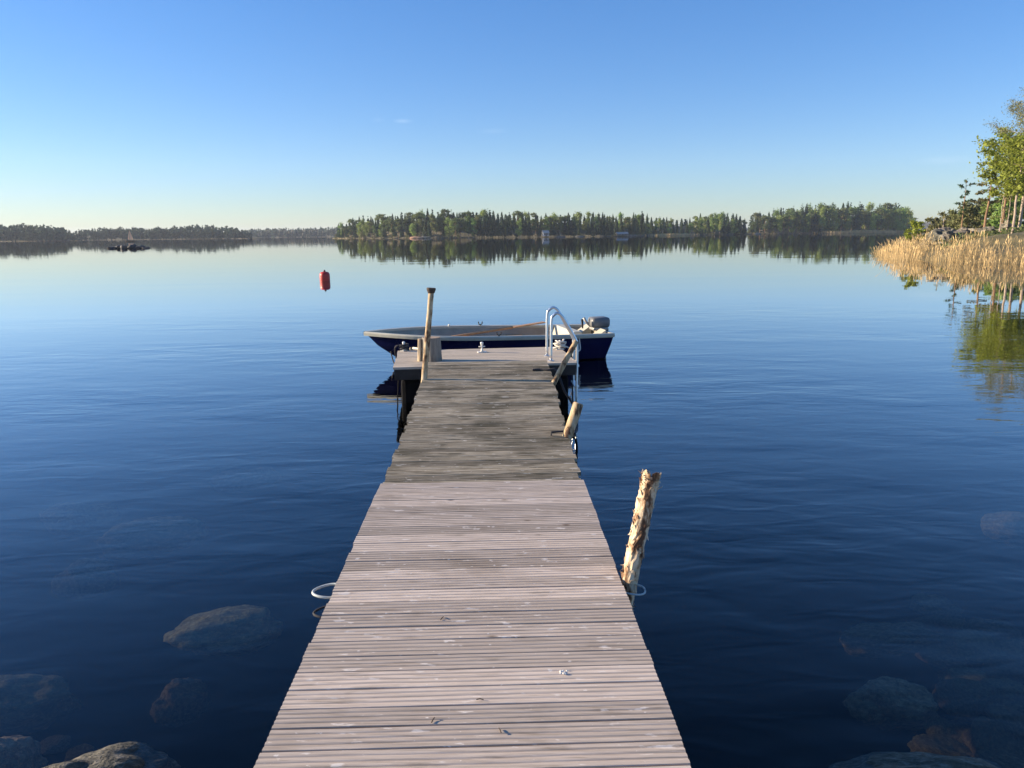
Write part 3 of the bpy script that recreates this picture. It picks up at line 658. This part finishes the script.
def urock(i, px, py, ztop, wx, wy, hh, rz, label, group='rocks under the water'):
    hh *= .42; wx *= 1.1; wy *= 1.0
    q = atz(px, py, ztop); rock(mr_[i % 4] if ztop > 0 else wr[i % 4], (q.x, q.y, ztop-hh*.95), (wx, wy, hh), rz, label, group=group)
urock(0, 228, 614, -.30, .28, .18, .26, .35, 'large pale brown boulder under the water left of the jetty')
urock(1, 8, 682, -.34, .26, .14, .34, .2, 'sunken boulder cut by the left picture edge')
urock(2, 92, 764, .035, .28, .16, .35, .35, 'mossy boulder breaking the surface at the lower left')
urock(3, 918, 766, .035, .32, .14, .30, -.1, 'wet grey boulder breaking the surface at the lower right')
urock(1, 895, 684, -.27, .17, .12, .26, -.2, 'yellowish sunken boulder above the lower right boulder')
urock(2, 890, 625, -.46, .24, .10, .24, .1, 'dim elongated boulder under the water behind the yellowish one')
urock(0, 1022, 514, -.30, .24, .18, .30, .1, 'pale pinkish sunken boulder at the right picture edge')
urock(3, 150, 520, -.55, .36, .2, .35, .3, 'faint sunken boulder in the middle left water')
urock(2, 80, 505, -.62, .3, .2, .35, .1, 'faint sunken boulder near the left picture edge')
urock(1, 85, 562, -.66, .2, .15, .35, .1, 'dim reddish sunken rock above the left edge boulder')
urock(1, 180, 682, -.52, .12, .08, .3, .4, 'small dim sunken rock below the large pale brown boulder')
urock(0, 0, 742, -.1, .14, .10, .3, .4, 'small sunken rock by the mossy surface boulder')
urock(2, 245, 470, -.75, .3, .2, .3, .4, 'very faint sunken rock far out left of the jetty')
rg = random.Random(31)
for i in range(60):
    px = rg.uniform(935, 1060); py = rg.uniform(600, 800)
    if i > 54: px = rg.uniform(-60, 160); py = rg.uniform(720, 820)
    q = atz(px, py, -.68+rg.uniform(-.1, .10)); s_ = rg.uniform(.06, .15)
    rock(wr[i % 4], (q.x, q.y, q.z-.05), (s_*rg.uniform(1, 1.5), s_, s_*.5), rg.uniform(0, 3), 'rounded reddish stone on the shallow lake bed', 'stone', 'stone', 'stones on the lake bed')
# dark rocks of the skerry
br = [rock_mesh('skerry_rock', M['blackrock'], 20+i, 3, .28) for i in range(3)]
for i, (px, wd, hh) in enumerate([(110.5, 1.0, .55), (114.5, .6, .5), (119, 1.3, .9), (122.5, .9, 1.0), (124.5, .6, .9), (129.5, 1.0, .8), (132.5, 1.0, 1.1), (138, 1.1, .7), (141.5, .8, .75), (145, 1.0, .4)]):
    Y = 128+rnd.uniform(-2, 2); rock(br[i % 3], (X_at(px, Y), Y, hh*.1), (wd*.55, wd*.5, hh*.5), rnd.uniform(0, 3), ['flat dark rock at the left end of the skerry', 'small dark rock second from the skerry left end', 'broad dark hump in the left half of the skerry', 'tall dark rock left of the skerry gap', 'narrow dark rock bordering the skerry gap', 'low dark rock right of the skerry gap', 'highest dark rock right of the skerry middle', 'dark rock in the right half of the skerry', 'small dark rock second from the skerry right end', 'flat dark rock at the right end of the skerry'][i], 'skerry_rock', 'rock', 'rocks of the skerry on the left')
# sailing boat beyond the skerry
Y = 330; sx = X_at(129.5, Y); sb = empty('sailing_boat', (sx, Y, 0)); tag(sb, 'small boat with a peach sail beyond the dark skerry', 'boat')
s = MB(); s.add([(-2.4, 0, .55), (-1.2, -.7, .5), (1.6, -.7, .5), (2.2, 0, .5), (1.6, .7, .5), (-1.2, .7, .5), (-1.6, 0, -.2), (1.7, -.3, -.2), (1.7, .3, -.2)], [(0, 1, 2, 3, 4, 5), (0, 6, 1), (1, 6, 7, 2), (2, 7, 8, 3), (3, 8, 4), (4, 8, 6, 5), (5, 6, 0)]); s.build('hull', M['darkbark'], sb)
s = MB(); s.tube([(0, 0, .4), (0, 0, 5.0)], .06, 8); s.build('mast', M['darkbark'], sb)
s = MB(); s.add([(.06, 0, .8), (1.7, -.3, .9), (1.3, -.25, 2.2), (.9, -.15, 3.6), (.06, 0, 4.9), (-.9, .15, .9)], [(0, 1, 2, 3, 4), (0, 4, 5)]); s.build('sail', M['sail'], sb)

# ------------------------------------------------------------------ vegetation
def leafcloud(name, C, size, tones, mt, rg, parent=None, flat=.0, build=True):
    """C (n,3) centres; makes one random quad at each (two crossed triangles cut)"""
    n_ = len(C); a = rg.normal(size=(n_, 3)); a[:, 2] *= (1-flat); a /= np.linalg.norm(a, axis=1)[:, None]
    b_ = rg.normal(size=(n_, 3)); b_[:, 2] *= (1-flat); b_ -= a*(a*b_).sum(1)[:, None]; b_ /= np.linalg.norm(b_, axis=1)[:, None]
    sz = (size*rg.uniform(.5, 1.3, n_))[:, None]; a = a*sz; b_ = b_*sz*.65
    v = np.stack([C-a, C-b_*.9+a*.1, C+a, C+b_], 1).reshape(-1, 3); f = np.arange(4*n_).reshape(-1, 4)
    return mesh_from_np(name, v, f, mt, tones, parent=parent)
def spruce_pts(h, rg, n_, wid=.17):
    u = 1-np.sqrt(rg.uniform(0, 1, n_)); u = .06+.94*u; th = rg.uniform(0, 2*np.pi, n_)
    tier = .75+.25*np.abs(np.sin(u*h*2.2)); rr = (1-u)**.8*wid*h*tier*rg.uniform(.35, 1, n_)**.5*(1+.2*np.sin(3*th+u*9))
    return np.stack([rr*np.cos(th), rr*np.sin(th), u*h-rr*.25], 1)
def pine_pts(h, rg, n_):
    P = []; k = 11
    for i in range(k):
        u = rg.uniform(.30, .97); r_ = (.16*h)*math.sin(math.pi*min(1, (1.12-u)*1.5))**.7*rg.uniform(.2, 1); th = rg.uniform(0, 6.28)
        c_ = np.array([r_*math.cos(th), r_*math.sin(th), u*h]); P.append(c_+rg.normal(size=(n_//k, 3))*np.array([.055, .055, .03])*h)
    return np.concatenate(P)
def birch_pts(h, rg, n_, lo=.12, wid=.2):
    P = []; k = 16
    for i in range(k):
        u = rg.uniform(lo, .95); r_ = wid*h*math.sin(math.pi*min(.98, (u-lo)/(1-lo)*.8+.2))**.8*rg.uniform(.2, 1); th = rg.uniform(0, 6.28)
        c_ = np.array([r_*math.cos(th), r_*math.sin(th), u*h]); P.append(c_+rg.normal(size=(n_//k, 3))*np.array([.05, .05, .055])*h)
    return np.concatenate(P)
protos = []
def make_proto(kind, seed):
    rg = np.random.default_rng(seed); h = 14.0
    e = empty({'spruce': 'spruce_tree', 'pine': 'pine_tree', 'birch': 'birch_tree', 'bush': 'shore_bush'}[kind])
    n_ = {'spruce': 1700, 'pine': 1500, 'birch': 1600, 'bush': 700}[kind]
    C = {'spruce': lambda: spruce_pts(h, rg, n_), 'pine': lambda: pine_pts(h, rg, n_), 'birch': lambda: birch_pts(h, rg, n_), 'bush': lambda: birch_pts(h, rg, n_, .02, .45)}[kind]()
    mt = {'spruce': M['spruce'], 'pine': M['pine'], 'birch': M['leaf'], 'bush': M['leafgrey']}[kind]
    leafcloud('crown', C, {'spruce': .40, 'pine': .38, 'birch': .38, 'bush': .7}[kind], rg.uniform(0, 1, len(C)), mt, rg, e)
    s = MB(); tp = h*(.97 if kind == 'spruce' else .85); ln_ = rg.uniform(-.3, .3)
    s.tube([(0, 0, -.8), (ln_*.3, 0, h*.3), (ln_, 0, h*.6), (ln_*.8, 0, tp)], [.2, .16, .11, .03], 6)
    for i in range(5 if kind != 'spruce' else 0):
        z0 = h*(.4+.1*i) if kind == 'pine' else h*(.2+.12*i); th = i*2.4
        s.tube([(0, 0, z0), (1.6*math.cos(th), 1.6*math.sin(th), z0+1.3)], [.07, .02], 5)
    s.build('trunk', {'spruce': M['darkbark'], 'pine': M['pinebark'], 'birch': M['birchbark'], 'bush': M['darkbark']}[kind], e)
    return e
PR = {k: [make_proto(k, 10*i+j) for j in range(nv)] for i, (k, nv) in enumerate([('spruce', 5), ('pine', 4), ('birch', 4), ('bush', 2)])}
used = set()
def place_tree(kind, x, y, z, h, rg, label, group, wide=1.0):
    src = rg.choice(PR[kind])
    if src.name in used:
        o = src.copy(); col.objects.link(o)
        for ch in list(src.children):
            c_ = ch.copy(); col.objects.link(c_); c_.parent = o
    else: o = src; used.add(src.name)
    o.location = (x, y, z); k = h/14.0; o.scale = (k*wide, k*wide, k); o.rotation_euler = (0, 0, rg.uniform(0, 6.28)); return tag(o, label, kind+' tree' if kind != 'bush' else 'bush', group)
LAB = {'spruce': 'dark pointed spruce among the trees of the ', 'pine': 'pine with bare lower trunk among the trees of the ', 'birch': 'light green leafy birch among the trees of the ', 'bush': 'low dull bush at the waterline of the '}
topA = [(336, 226), (346, 221), (355, 218), (375, 215.5), (400, 213), (420, 210.5), (470, 210.5), (500, 212), (560, 213.5), (620, 213), (645, 213), (655, 218), (690, 218.5), (697, 214), (720, 212), (735, 213), (744, 219)]
topB = [(748, 219), (756, 213), (775, 210), (790, 206), (820, 204), (850, 203), (880, 204.5), (895, 203.5), (905, 204), (914, 210)]
def ground_h(depthq, hmax): return .25+hmax*math.sin(math.pi*min(1, depthq))*.9
rg = random.Random(77)
def tree_label(kd, px, row, ht, nm):
    look = {'bush': 'dull bush', 'spruce': 'dark pointed spruce', 'pine': 'olive green pine', 'birch': 'light green birch'}[kd]
    size = 'low ' if ht < 9.5 else ('tall ' if ht > 13 else '')
    rw = ['at the waterline', 'in the second row', 'in the back row'][row]
    sec = [(352, 'at the left tip of the middle island'), (380, 'near the left tip of the middle island'), (408, 'left of the reddish slab'), (426, 'above the reddish slab'), (450, 'just right of the reddish slab'), (480, 'beyond the boat bow post'), (510, 'between reddish slab and cottage'), (535, 'left of the white cottage'), (556, 'by the white cottage'), (585, 'right of the white cottage'), (612, 'left of the low boathouse'), (632, 'by the low boathouse'), (660, 'right of the low boathouse'), (695, 'behind the grey reed bed'), (722, 'right of the grey reed bed'), (749, 'at the right tip of the middle island'),
           (775, 'at the right hand island left tip'), (805, 'in the right hand island left part'), (832, 'left of the pale reeds'), (858, 'behind the pale reeds'), (885, 'right behind the pale reeds'), (930, 'at the right hand island right end')]
    return size+look+' '+rw+' '+[t_ for p_, t_ in sec if px < p_][0]
def kindmix(px):
    if px < 350: w_ = (3, 3, 3)
    elif px < 395: w_ = (4, 3, 2)
    elif px < 437: w_ = (6, 2, 1)
    elif px < 480: w_ = (5, 4, 2)
    elif px < 510: w_ = (7, 1, 1)
    elif px < 600: w_ = (6, 3, 2)
    elif px < 690: w_ = (7, 2, 2)
    elif px < 722: w_ = (1, 3, 5)
    elif px < 745: w_ = (6, 1, 1)
    elif px < 800: w_ = (4, 5, 3)
    elif px < 860: w_ = (5, 4, 3)
    else: w_ = (1, 2, 6)
    return rg.choices(['spruce', 'pine', 'birch'], w_)[0]
cnt = 0
stuffC = []; stuffT = []
for (a0, a1, shore, top, nm, hm) in ((337, 745, shoreA, topA, 'long middle island', 5), (750, 914, shoreB, topB, 'right hand island', 4)):
    for row, (off, frac, step) in enumerate(((4, .80, 3.9), (22, .97, 4.1), (45, 1.0, 4.4))):
        px = a0+rg.uniform(0, 3)
        while px < a1:
            Y = interp(px, shore)+off*min(1, (px-a0+4)/25, (a1-px+4)/20)+rg.uniform(-3, 3); zg = .3+min(3.5, off*.09)*min(1, (px-a0+4)/25, (a1-px+4)/20)
            htop = H+(horizon_y(px)-interp(px, top))*Y/754; ht = max(5, (htop-zg)*frac*rg.uniform(.80, 1.10)*(1 if rg.random() > .12 else .7))
            kd = kindmix(px)
            if row < 2 or (row == 2 and cnt < 292 and rg.random() < .5):
                place_tree(kd, X_at(px, Y), Y, zg, ht, rg, tree_label(kd, px, row, ht, nm), kd+' trees on the '+nm, wide=rg.uniform(.95, 1.2) if kd == 'spruce' else rg.uniform(1.0, 1.35)); cnt += 1
            else:
                ng = np.random.default_rng(rg.randrange(10**6)); P = spruce_pts(ht, ng, 260, .2)+np.array([X_at(px, Y), Y, zg]); stuffC.append(P); stuffT.append(ng.uniform(0, 1, len(P)))
            px += step*rg.uniform(.7, 1.3)
    # low shrub fringe along the waterline
    for px in np.arange(a0+2, a1, 11.0):
        px = px+rg.uniform(-4, 4); Y = interp(px, shore)+rg.uniform(1, 3)
        place_tree('bush', X_at(px, Y), Y, .1, rg.uniform(1.6, 3.4), rg, tree_label('bush', px, 0, 10, nm), 'bushes along the waterline of the '+nm, wide=1.5)
print('trees', cnt)
# filling rows behind and the far shores
def woods(name, px0, px1, shore, top, rows, step, per, label, seed, wid=.2, lf=.8):
    ng = np.random.default_rng(seed); Cs = []; Ts = []
    for off, frac in rows:
        px = px0
        while px < px1:
            Y = interp(px, shore)+off+ng.uniform(-6, 6); ht = (H+(horizon_y(px)-interp(px, top))*Y/754)*frac*ng.uniform(.85, 1.04)
            if ng.random() < .6: P = spruce_pts(ht, ng, per, wid)
            else: P = birch_pts(ht, ng, per//16*16, .08, .22)
            Cs.append(P+np.array([X_at(px, Y), Y, .4])); Ts.append(np.clip(ng.normal(.5, .1)+ng.uniform(-.3, .3, len(P)), 0, 1)); px += step*ng.uniform(.7, 1.3)
    o = leafcloud(name, np.concatenate(Cs), lf, np.concatenate(Ts), M['pine'] if 0 else M['farwood'], ng); return tag(o, label, 'forest', kind='stuff')
M['farwood'] = mat('far_wood_hazy_foliage', (.042, .058, .024), .85, tonevar=.6, trans=.3, ramp=[(.35, (.035, .070, .055)), (.65, (.075, .115, .075))], scale=.03)  # blue of the distant haze mixed into the foliage colour
ng = np.random.default_rng(3)
tag(leafcloud('forest', np.concatenate(stuffC), .7, np.concatenate(stuffT), M['farwood'], ng), 'dense back rows of forest closing the two islands', 'forest', kind='stuff')
woods('forest', -250, 74, shoreL1, [(-250, 222), (0, 225), (20, 224), (45, 224.5), (58, 227), (70, 231), (76, 237)], [(6, .85), (25, .97), (50, 1)], 3.2, 170, 'far forest on the shore at the left picture edge', 1)
woods('forest', 74, 252, shoreL2, [(74, 232), (80, 229.5), (105, 228.5), (160, 228), (185, 226), (205, 225), (230, 227.5), (245, 230.5), (256, 233)], [(6, .85), (30, .97), (60, 1)], 2.6, 150, 'long low far forest behind the skerry', 2)
woods('forest', 244, 425, shoreL3, [(244, 230), (260, 229), (300, 228.5), (330, 227.5), (425, 227)], [(6, .85), (60, 1), (120, 1)], 2.2, 110, 'most distant hazy strip of forest left of the middle island', 3, lf=1.0)
woods('forest', 720, 1400, [(700, 1300), (1500, 1500)], [(700, 226.5), (900, 227.5), (930, 227.6), (1400, 222)], [(8, .8), (90, 1)], 2.4, 60, 'most distant blue forest seen in the gap by the right shore', 4, lf=1.6)

# reeds
def reeds(name, pts_fn, n_, h0, h1, wblade, label, seed, cat='reeds'):
    ng = np.random.default_rng(seed); P = pts_fn(ng, n_); n_ = len(P); h_ = ng.uniform(h0, h1, n_)*(.35+1.2*fbm(P[:, 0], P[:, 1], .7, 2)); th = ng.uniform(0, 2*np.pi, n_)
    lean = ng.normal(size=(n_, 2))*.16*np.where(ng.random(n_) < .15, 2.5, 1)[:, None]*h_[:, None]; wv = np.stack([np.cos(th), np.sin(th)], 1)*(wblade*ng.uniform(.6, 1.3, n_))[:, None]/2
    def pt(k, side, wf):
        q_ = np.zeros((n_, 3)); q_[:, :2] = P[:, :2]+lean*k**1.6+wv*side*wf; q_[:, 2] = P[:, 2]+h_*k; return q_
    v = np.stack([pt(0, -1, .8), pt(0, 1, .8), pt(.55, -1, .7), pt(.55, 1, .7), pt(.82, -1, .5), pt(.82, 1, .5), pt(.90, -1, 2.2), pt(.90, 1, 2.2), pt(1.0, -1, .4), pt(1, 1, .4)], 1).reshape(-1, 3)
    base = (np.arange(n_)*10)[:, None]; f = np.concatenate([base+np.array([[0, 1, 3, 2]]), base+np.array([[2, 3, 5, 4]]), base+np.array([[4, 5, 7, 6]]), base+np.array([[6, 7, 9, 8]])])
    tones = np.tile(ng.uniform(0, 1, n_), 4)
    return tag(mesh_from_np(name, v, f, M['reed'], tones), label, cat, kind='stuff')
def spit_pts(ng, n_):
    x = ng.uniform(23, 60, n_*4); y = ng.uniform(36, 72, n_*4); z = spit(x, y)
    keep = (z > -.62) & (z < .45) & (fbm(x, y, .35, 8) >.46-.10*(z < -.1)) ; x = x[keep][:n_]; y = y[keep][:n_]; z = z[keep][:n_]
    return np.stack([x, y, np.maximum(z, -.6)], 1)
reeds('reeds', spit_pts, 16000, .8, 1.45, .016, 'golden dry reeds along the near right shore', 6)
def strip_pts(px0, px1, shore, d0, d1):
    def fn(ng, n_):
        px = (px0+px1)/2+(px1-px0)/2*np.clip(ng.normal(0, .5, n_), -1.3, 1.3)*(.8+.4*ng.random(n_)); Y = np.interp(px, [p_[0] for p_ in shore], [p_[1] for p_ in shore])+ng.uniform(d0, d1, n_)
        x = np.array([X_at(a, b_) for a, b_ in zip(px, Y)]); return np.stack([x, Y, np.full(n_, -.1)], 1)
    return fn
reeds('reeds', strip_pts(832, 902, shoreB, -7, 3), 4000, .9, 1.8, .14, 'pale dry reed bed in front of the right hand island', 7)
reeds('reeds', strip_pts(655, 690, shoreA, -8, 0), 1200, .8, 1.2, .14, 'pale grey reed bed by the middle island right part', 8)

# rocks on the shore, islands
gr = [rock_mesh('boulder', M['rock'], 40+i, 5, .42, 1.6) for i in range(4)]
for i, (px, Y, wx, hz, lb) in enumerate([(946, 58, 1.5, 1.0, 'tallest pale boulder on the shore ridge by the small pine'), (936, 57, 1.3, .8, 'dark boulder left of the tallest shore boulder'), (928, 56, 1.1, .6, 'low boulder at the left end of the shore ridge'), (953, 60, 1.2, .7, 'boulder right of the tallest shore boulder'), (925, 54, 1.0, .45, 'half hidden boulder behind the reeds at the tip'), (941, 54.5, 1.3, .8, 'boulder low among the reeds under the ridge'), (965, 60, 1.5, .6, 'flat slab of rock under the small pine'), (978, 62, 1.8, .6, 'broad flat rock right of the small pine'), (990, 60, 1.2, .6, 'rounded rock below the leaning pine'), (948, 53.5, .8, .55, 'small boulder at the waterline among the reeds'), (1008, 58, 1.0, .7, 'rock at the foot of the tall birches')]):
    x = X_at(px, Y); z = max(0, spitz(x, Y)); rock(gr[i % 4], (x, Y, z+hz*.25), (wx*.72, wx*.5, hz*.85), rnd.uniform(0, 3), lb, group='boulders on the right shore')
rr = rock_mesh('shore_rock', M['rust'], 61, 3, .25)
q = X_at(416, 352); rock(rr, (q, 356, .2), (3.2, 2.0, .7), 0, 'reddish rock slab at the middle island waterline', 'shore_rock')
pr = rock_mesh('shore_rock', M['rock'], 62, 3, .25)
for i, (px, Y, wx, hz, lb) in enumerate([(425, 357, 2.5, .9, 'grey rock beside the reddish slab on the middle island'), (630, 372, 3, .6, 'pale rock right of the boathouse on the middle island'), (560, 357, 2.5, .5, 'low rock right of the white cottage'), (758, 468, 2.5, .8, 'dark rock at the left tip of the right hand island'), (580, 357, 3, .4, 'flat pale rock between cottage and boathouse')]):
    rock(pr, (X_at(px, Y), Y, .1), (wx, 1.6, hz), .2*i, lb, 'shore_rock')
# cottage and boathouse
def cottage(px, Y, wx, wy, hw, hr, rz, wallm, roofm, name, label, z=.5):
    e = empty(name, (X_at(px, Y), Y, z), rz); tag(e, label, 'house')
    s = MB(); s.box((0, 0, hw/2), (wx, wy, hw)); s.add([(-wx/2, -wy/2, hw), (-wx/2, wy/2, hw), (-wx/2, 0, hw+hr)], [(0, 1, 2)]); s.add([(wx/2, -wy/2, hw), (wx/2, wy/2, hw), (wx/2, 0, hw+hr)], [(0, 2, 1)]); s.build('wall', wallm, e)
    s = MB(); o_ = .35
    for sg in (-1, 1):
        s.add([(-wx/2-o_, sg*(wy/2+o_), hw-.2), (wx/2+o_, sg*(wy/2+o_), hw-.2), (wx/2+o_, 0, hw+hr+.08), (-wx/2-o_, 0, hw+hr+.08), (-wx/2-o_, sg*(wy/2+o_), hw-.02), (wx/2+o_, sg*(wy/2+o_), hw-.02), (wx/2+o_, 0, hw+hr+.26), (-wx/2-o_, 0, hw+hr+.26)], [(0, 1, 2, 3), (4, 7, 6, 5), (0, 4, 5, 1), (0, 3, 7, 4), (1, 5, 6, 2)])
    s.build('roof', roofm, e)
    for wx_ in (-.28, .28):
        s = MB(); s.box((wx_*wx, -wy/2-.03, hw*.6), (.5, .06, hw*.4)); s.build('window', M['black'], e)
    s = MB(); s.box((0, -wy/2-.03, hw*.43), (.55, .06, hw*.85)); s.build('door', M['darkbark'], e)
    return e
cottage(545.5, 357, 2.5, 2.4, 1.5, .9, .2, M['housewhite'], M['motorlight'], 'cottage', 'small white cottage at the middle island waterline')
cottage(622, 366, 5.0, 3.0, .8, .5, .1, M['greywood'], M['motorlight'], 'boathouse', 'low boathouse with a pale roof on the middle island shore')

# near trees on the right shore: real branching
def near_tree(name, x, y, h, seed, leafmat, barkmat, label, cat, lean=(0, 0), lo=.3, wid=.28, nleaf=7000, lsize=.11, r0_=.11, nb=26, clump=.05, droop=0, bare=0, budtop=False, z=None):
    rg = random.Random(seed); ng = np.random.default_rng(seed); zb = spitz(x, y)-.2 if z is None else z
    e = empty(name, (x, y, zb)); tag(e, label, cat)
    s = MB(); tp = []
    for i in range(9):
        u = i/8; tp.append(Vector((lean[0]*u**1.3*h+rg.uniform(-.03, .03)*h*.4*u, lean[1]*u*h+rg.uniform(-.03, .03)*h*.3*u, u*h)))
    s.tube(tp, [r0_*(1-.88*(i/8)**.9)+.01 for i in range(9)], 8)
    def tpt(u):
        k = min(7, int(u*8)); return tp[k].lerp(tp[k+1], u*8-k)
    tips = []
    for i in range(nb):
        u = lo+(1-lo)*(i+.5)/nb*.97; th = i*2.399+rg.uniform(-.4, .4); prof = math.sin(math.pi*min(1, .18+.82*(1-(u-lo)/(1-lo))*.95))**.7
        ln_ = wid*h*prof*rg.uniform(.55, 1.1); rise = rg.uniform(.1, .6)-droop
        p0 = tpt(u); d_ = Vector((math.cos(th), math.sin(th), rise)); pm = p0+d_*ln_*.5+Vector((0, 0, .05*ln_)); p1 = p0+d_*ln_+Vector((rg.uniform(-.1, .1), rg.uniform(-.1, .1), .1-droop*.3))*ln_
        rb_ = max(.012, r0_*.35*(1-u)+.01); s.tube([p0, pm, p1], [rb_, rb_*.6, .006], 5)
        for t_ in (.35, .55, .7, .85, 1.0):
            for k in range(2):
                q_ = p0.lerp(pm, t_*2) if t_ < .5 else pm.lerp(p1, t_*2-1); d2 = Vector((rg.uniform(-1, 1), rg.uniform(-1, 1), rg.uniform(-.3, .8)))*ln_*.28*(1.3-t_)+d_*ln_*.08
                e2 = q_+d2; s.tube([q_, e2], [rb_*.3+.003, .003], 4, cap=False); tips.append((q_, e2))
    s.build('trunk', barkmat, e)
    T = np.array([[*a, *b_] for a, b_ in tips]); k = ng.integers(0, len(T), nleaf); t_ = ng.uniform(.2, 1.15, nleaf)[:, None]
    C = T[k, :3]*(1-t_)+T[k, 3:]*t_+ng.normal(size=(nleaf, 3))*clump*h*np.array([1, 1, .7])*(.4+.9*ng.random(len(T)))[k][:, None]
    if budtop:
        up_ = C[:, 2] > h*.76
        leafcloud('twig_buds', C[up_], lsize*.42, ng.uniform(0, 1, len(C[up_])), M['bud'], ng, e); C = C[~up_]
    leafcloud('crown', C, lsize, ng.uniform(0, 1, len(C)), leafmat, ng, e)
    return e
near_tree('birch_tree', X_at(1019, 54), 54, 9.3, 1, M['leafbright'], M['birchbark'], 'tall bright green birch with a pale trunk at the right picture edge', 'birch tree', lo=.33, wid=.30, nleaf=13000, nb=34, clump=.028, budtop=True, lsize=.10, lean=(.02, 0))
near_tree('birch_tree', X_at(1030, 57), 57, 9.4, 2, M['leafbright'], M['birchbark'], 'tall birch just outside the right picture edge behind the bright green one', 'birch tree', lo=.35, wid=.28, nleaf=9000, clump=.03, lsize=.11, budtop=True)
near_tree('birch_tree', X_at(1013, 52), 52, 6.4, 3, M['leafbright'], M['birchbark'], 'slim lower birch left of the tall bright one', 'birch tree', lo=.45, wid=.26, nleaf=3600, clump=.035, r0_=.09, lsize=.10)
near_tree('alder_tree', X_at(1002, 58), 58, 6.8, 4, M['leafbright'], M['pinebark'], 'spreading olive green tree left of the tall birches', 'tree', lo=.40, wid=.34, nleaf=5200, clump=.035, r0_=.11, lsize=.11)
near_tree('pine_tree', X_at(984, 62), 62, 5.2, 5, M['leafgrey'], M['pinebark'], 'sparse dark pine with leaning trunk and flat left branches', 'pine tree', lo=.55, wid=.30, nleaf=1300, clump=.016, r0_=.12, lean=(.04, 0), droop=.25, nb=10, lsize=.09)
near_tree('pine_tree', X_at(961.5, 60), 60, 4.6, 6, M['spruce'], M['pinebark'], 'small thin pine standing alone on the shore ridge', 'pine tree', lo=.35, wid=.14, nleaf=800, clump=.014, r0_=.05, nb=12, lsize=.07)
near_tree('willow_bush', X_at(908, 57), 56, 2.3, 7, M['leafbright'], M['darkbark'], 'small bright green bush at the tip of the shore', 'bush', lo=.05, wid=.32, nleaf=1500, clump=.05, r0_=.03, nb=14, lsize=.09)
for i, (px, Y, h_, lb, wd) in enumerate([(935, 88, 4.2, 'dull rounded bush at the left of the shore thicket', .42), (946, 92, 4.6, 'dull tall bush behind the pale boulder', .40), (957, 86, 4.4, 'dull bush right behind the small pine', .40), (968, 84, 5.0, 'dark bush right of the small pine', .38), (979, 95, 5.6, 'dark bush behind the leaning pine', .38), (992, 80, 4.6, 'yellowish bush behind the olive tree trunk', .40), (1002, 76, 4.6, 'yellowish bush between the slim trunks', .40), (1014, 78, 5.2, 'yellowish bush behind the tall birch trunk', .40), (1028, 80, 5.2, 'yellowish bush at the right picture edge', .40)]):
    near_tree('thicket_bush', X_at(px, Y), Y, h_*.72, 20+i, M['leafgrey'] if i < 5 else M['leaf'], M['darkbark'], lb, 'bush', lo=.05, wid=wd, nleaf=3200, clump=.055, r0_=.05, nb=18, lsize=.14)
for i, (px, Y, h_, lb) in enumerate([(1000, 55, 3.6, 'thin bare sapling left of the slim birch'), (1007, 54, 3.0, 'short bare sapling close to the slim birch'), (943, 61, 2.4, 'thin bare sapling beside the tallest shore boulder'), (918, 56, 1.7, 'dead thin stem rising from the tip reeds')]):
    near_tree('sapling', X_at(px, Y), Y, h_, 40+i, M['bud'], M['birchbark'], lb, 'sapling', lo=.3, wid=.14, nleaf=140, clump=.03, r0_=.045, nb=8, lsize=.06)
# heath plants on the shore: low tufts, uncountable
def tuft_pts(ng, n_):
    x = ng.uniform(26, 90, n_*2); y = ng.uniform(48, 110, n_*2); z = spit(x, y); k = (z > .5) & (z < 4); return np.stack([x[k][:n_], y[k][:n_], z[k][:n_]-.05], 1)
ng = np.random.default_rng(12); P = tuft_pts(ng, 30000); P[:, 2] += ng.uniform(0, .5, len(P))*fbm(P[:, 0], P[:, 1], .6, 4)*1.6
tag(leafcloud('heath', P, .15, ng.uniform(0, 1, len(P)), M['pine'], ng), 'low heath and blueberry scrub covering the rocky shore', 'heath', kind='stuff')

# ------------------------------------------------------------------ haze
hz = bpy.data.materials.new('haze'); hz.use_nodes = True; t = hz.node_tree; t.nodes.remove(t.nodes['Principled BSDF'])
pv = t.nodes.new('ShaderNodeVolumePrincipled'); pv.inputs['Color'].default_value = (.80, .88, 1, 1); pv.inputs['Density'].default_value = .00018; pv.inputs['Anisotropy'].default_value = .2
t.links.new(pv.outputs[0], t.nodes['Material Output'].inputs['Volume'])
b = MB(); b.box((0, 1950, 17), (7100, 4600, 48)); tag(b.build('haze', hz), 'thin pale air haze over the whole lake', 'haze', kind='stuff')
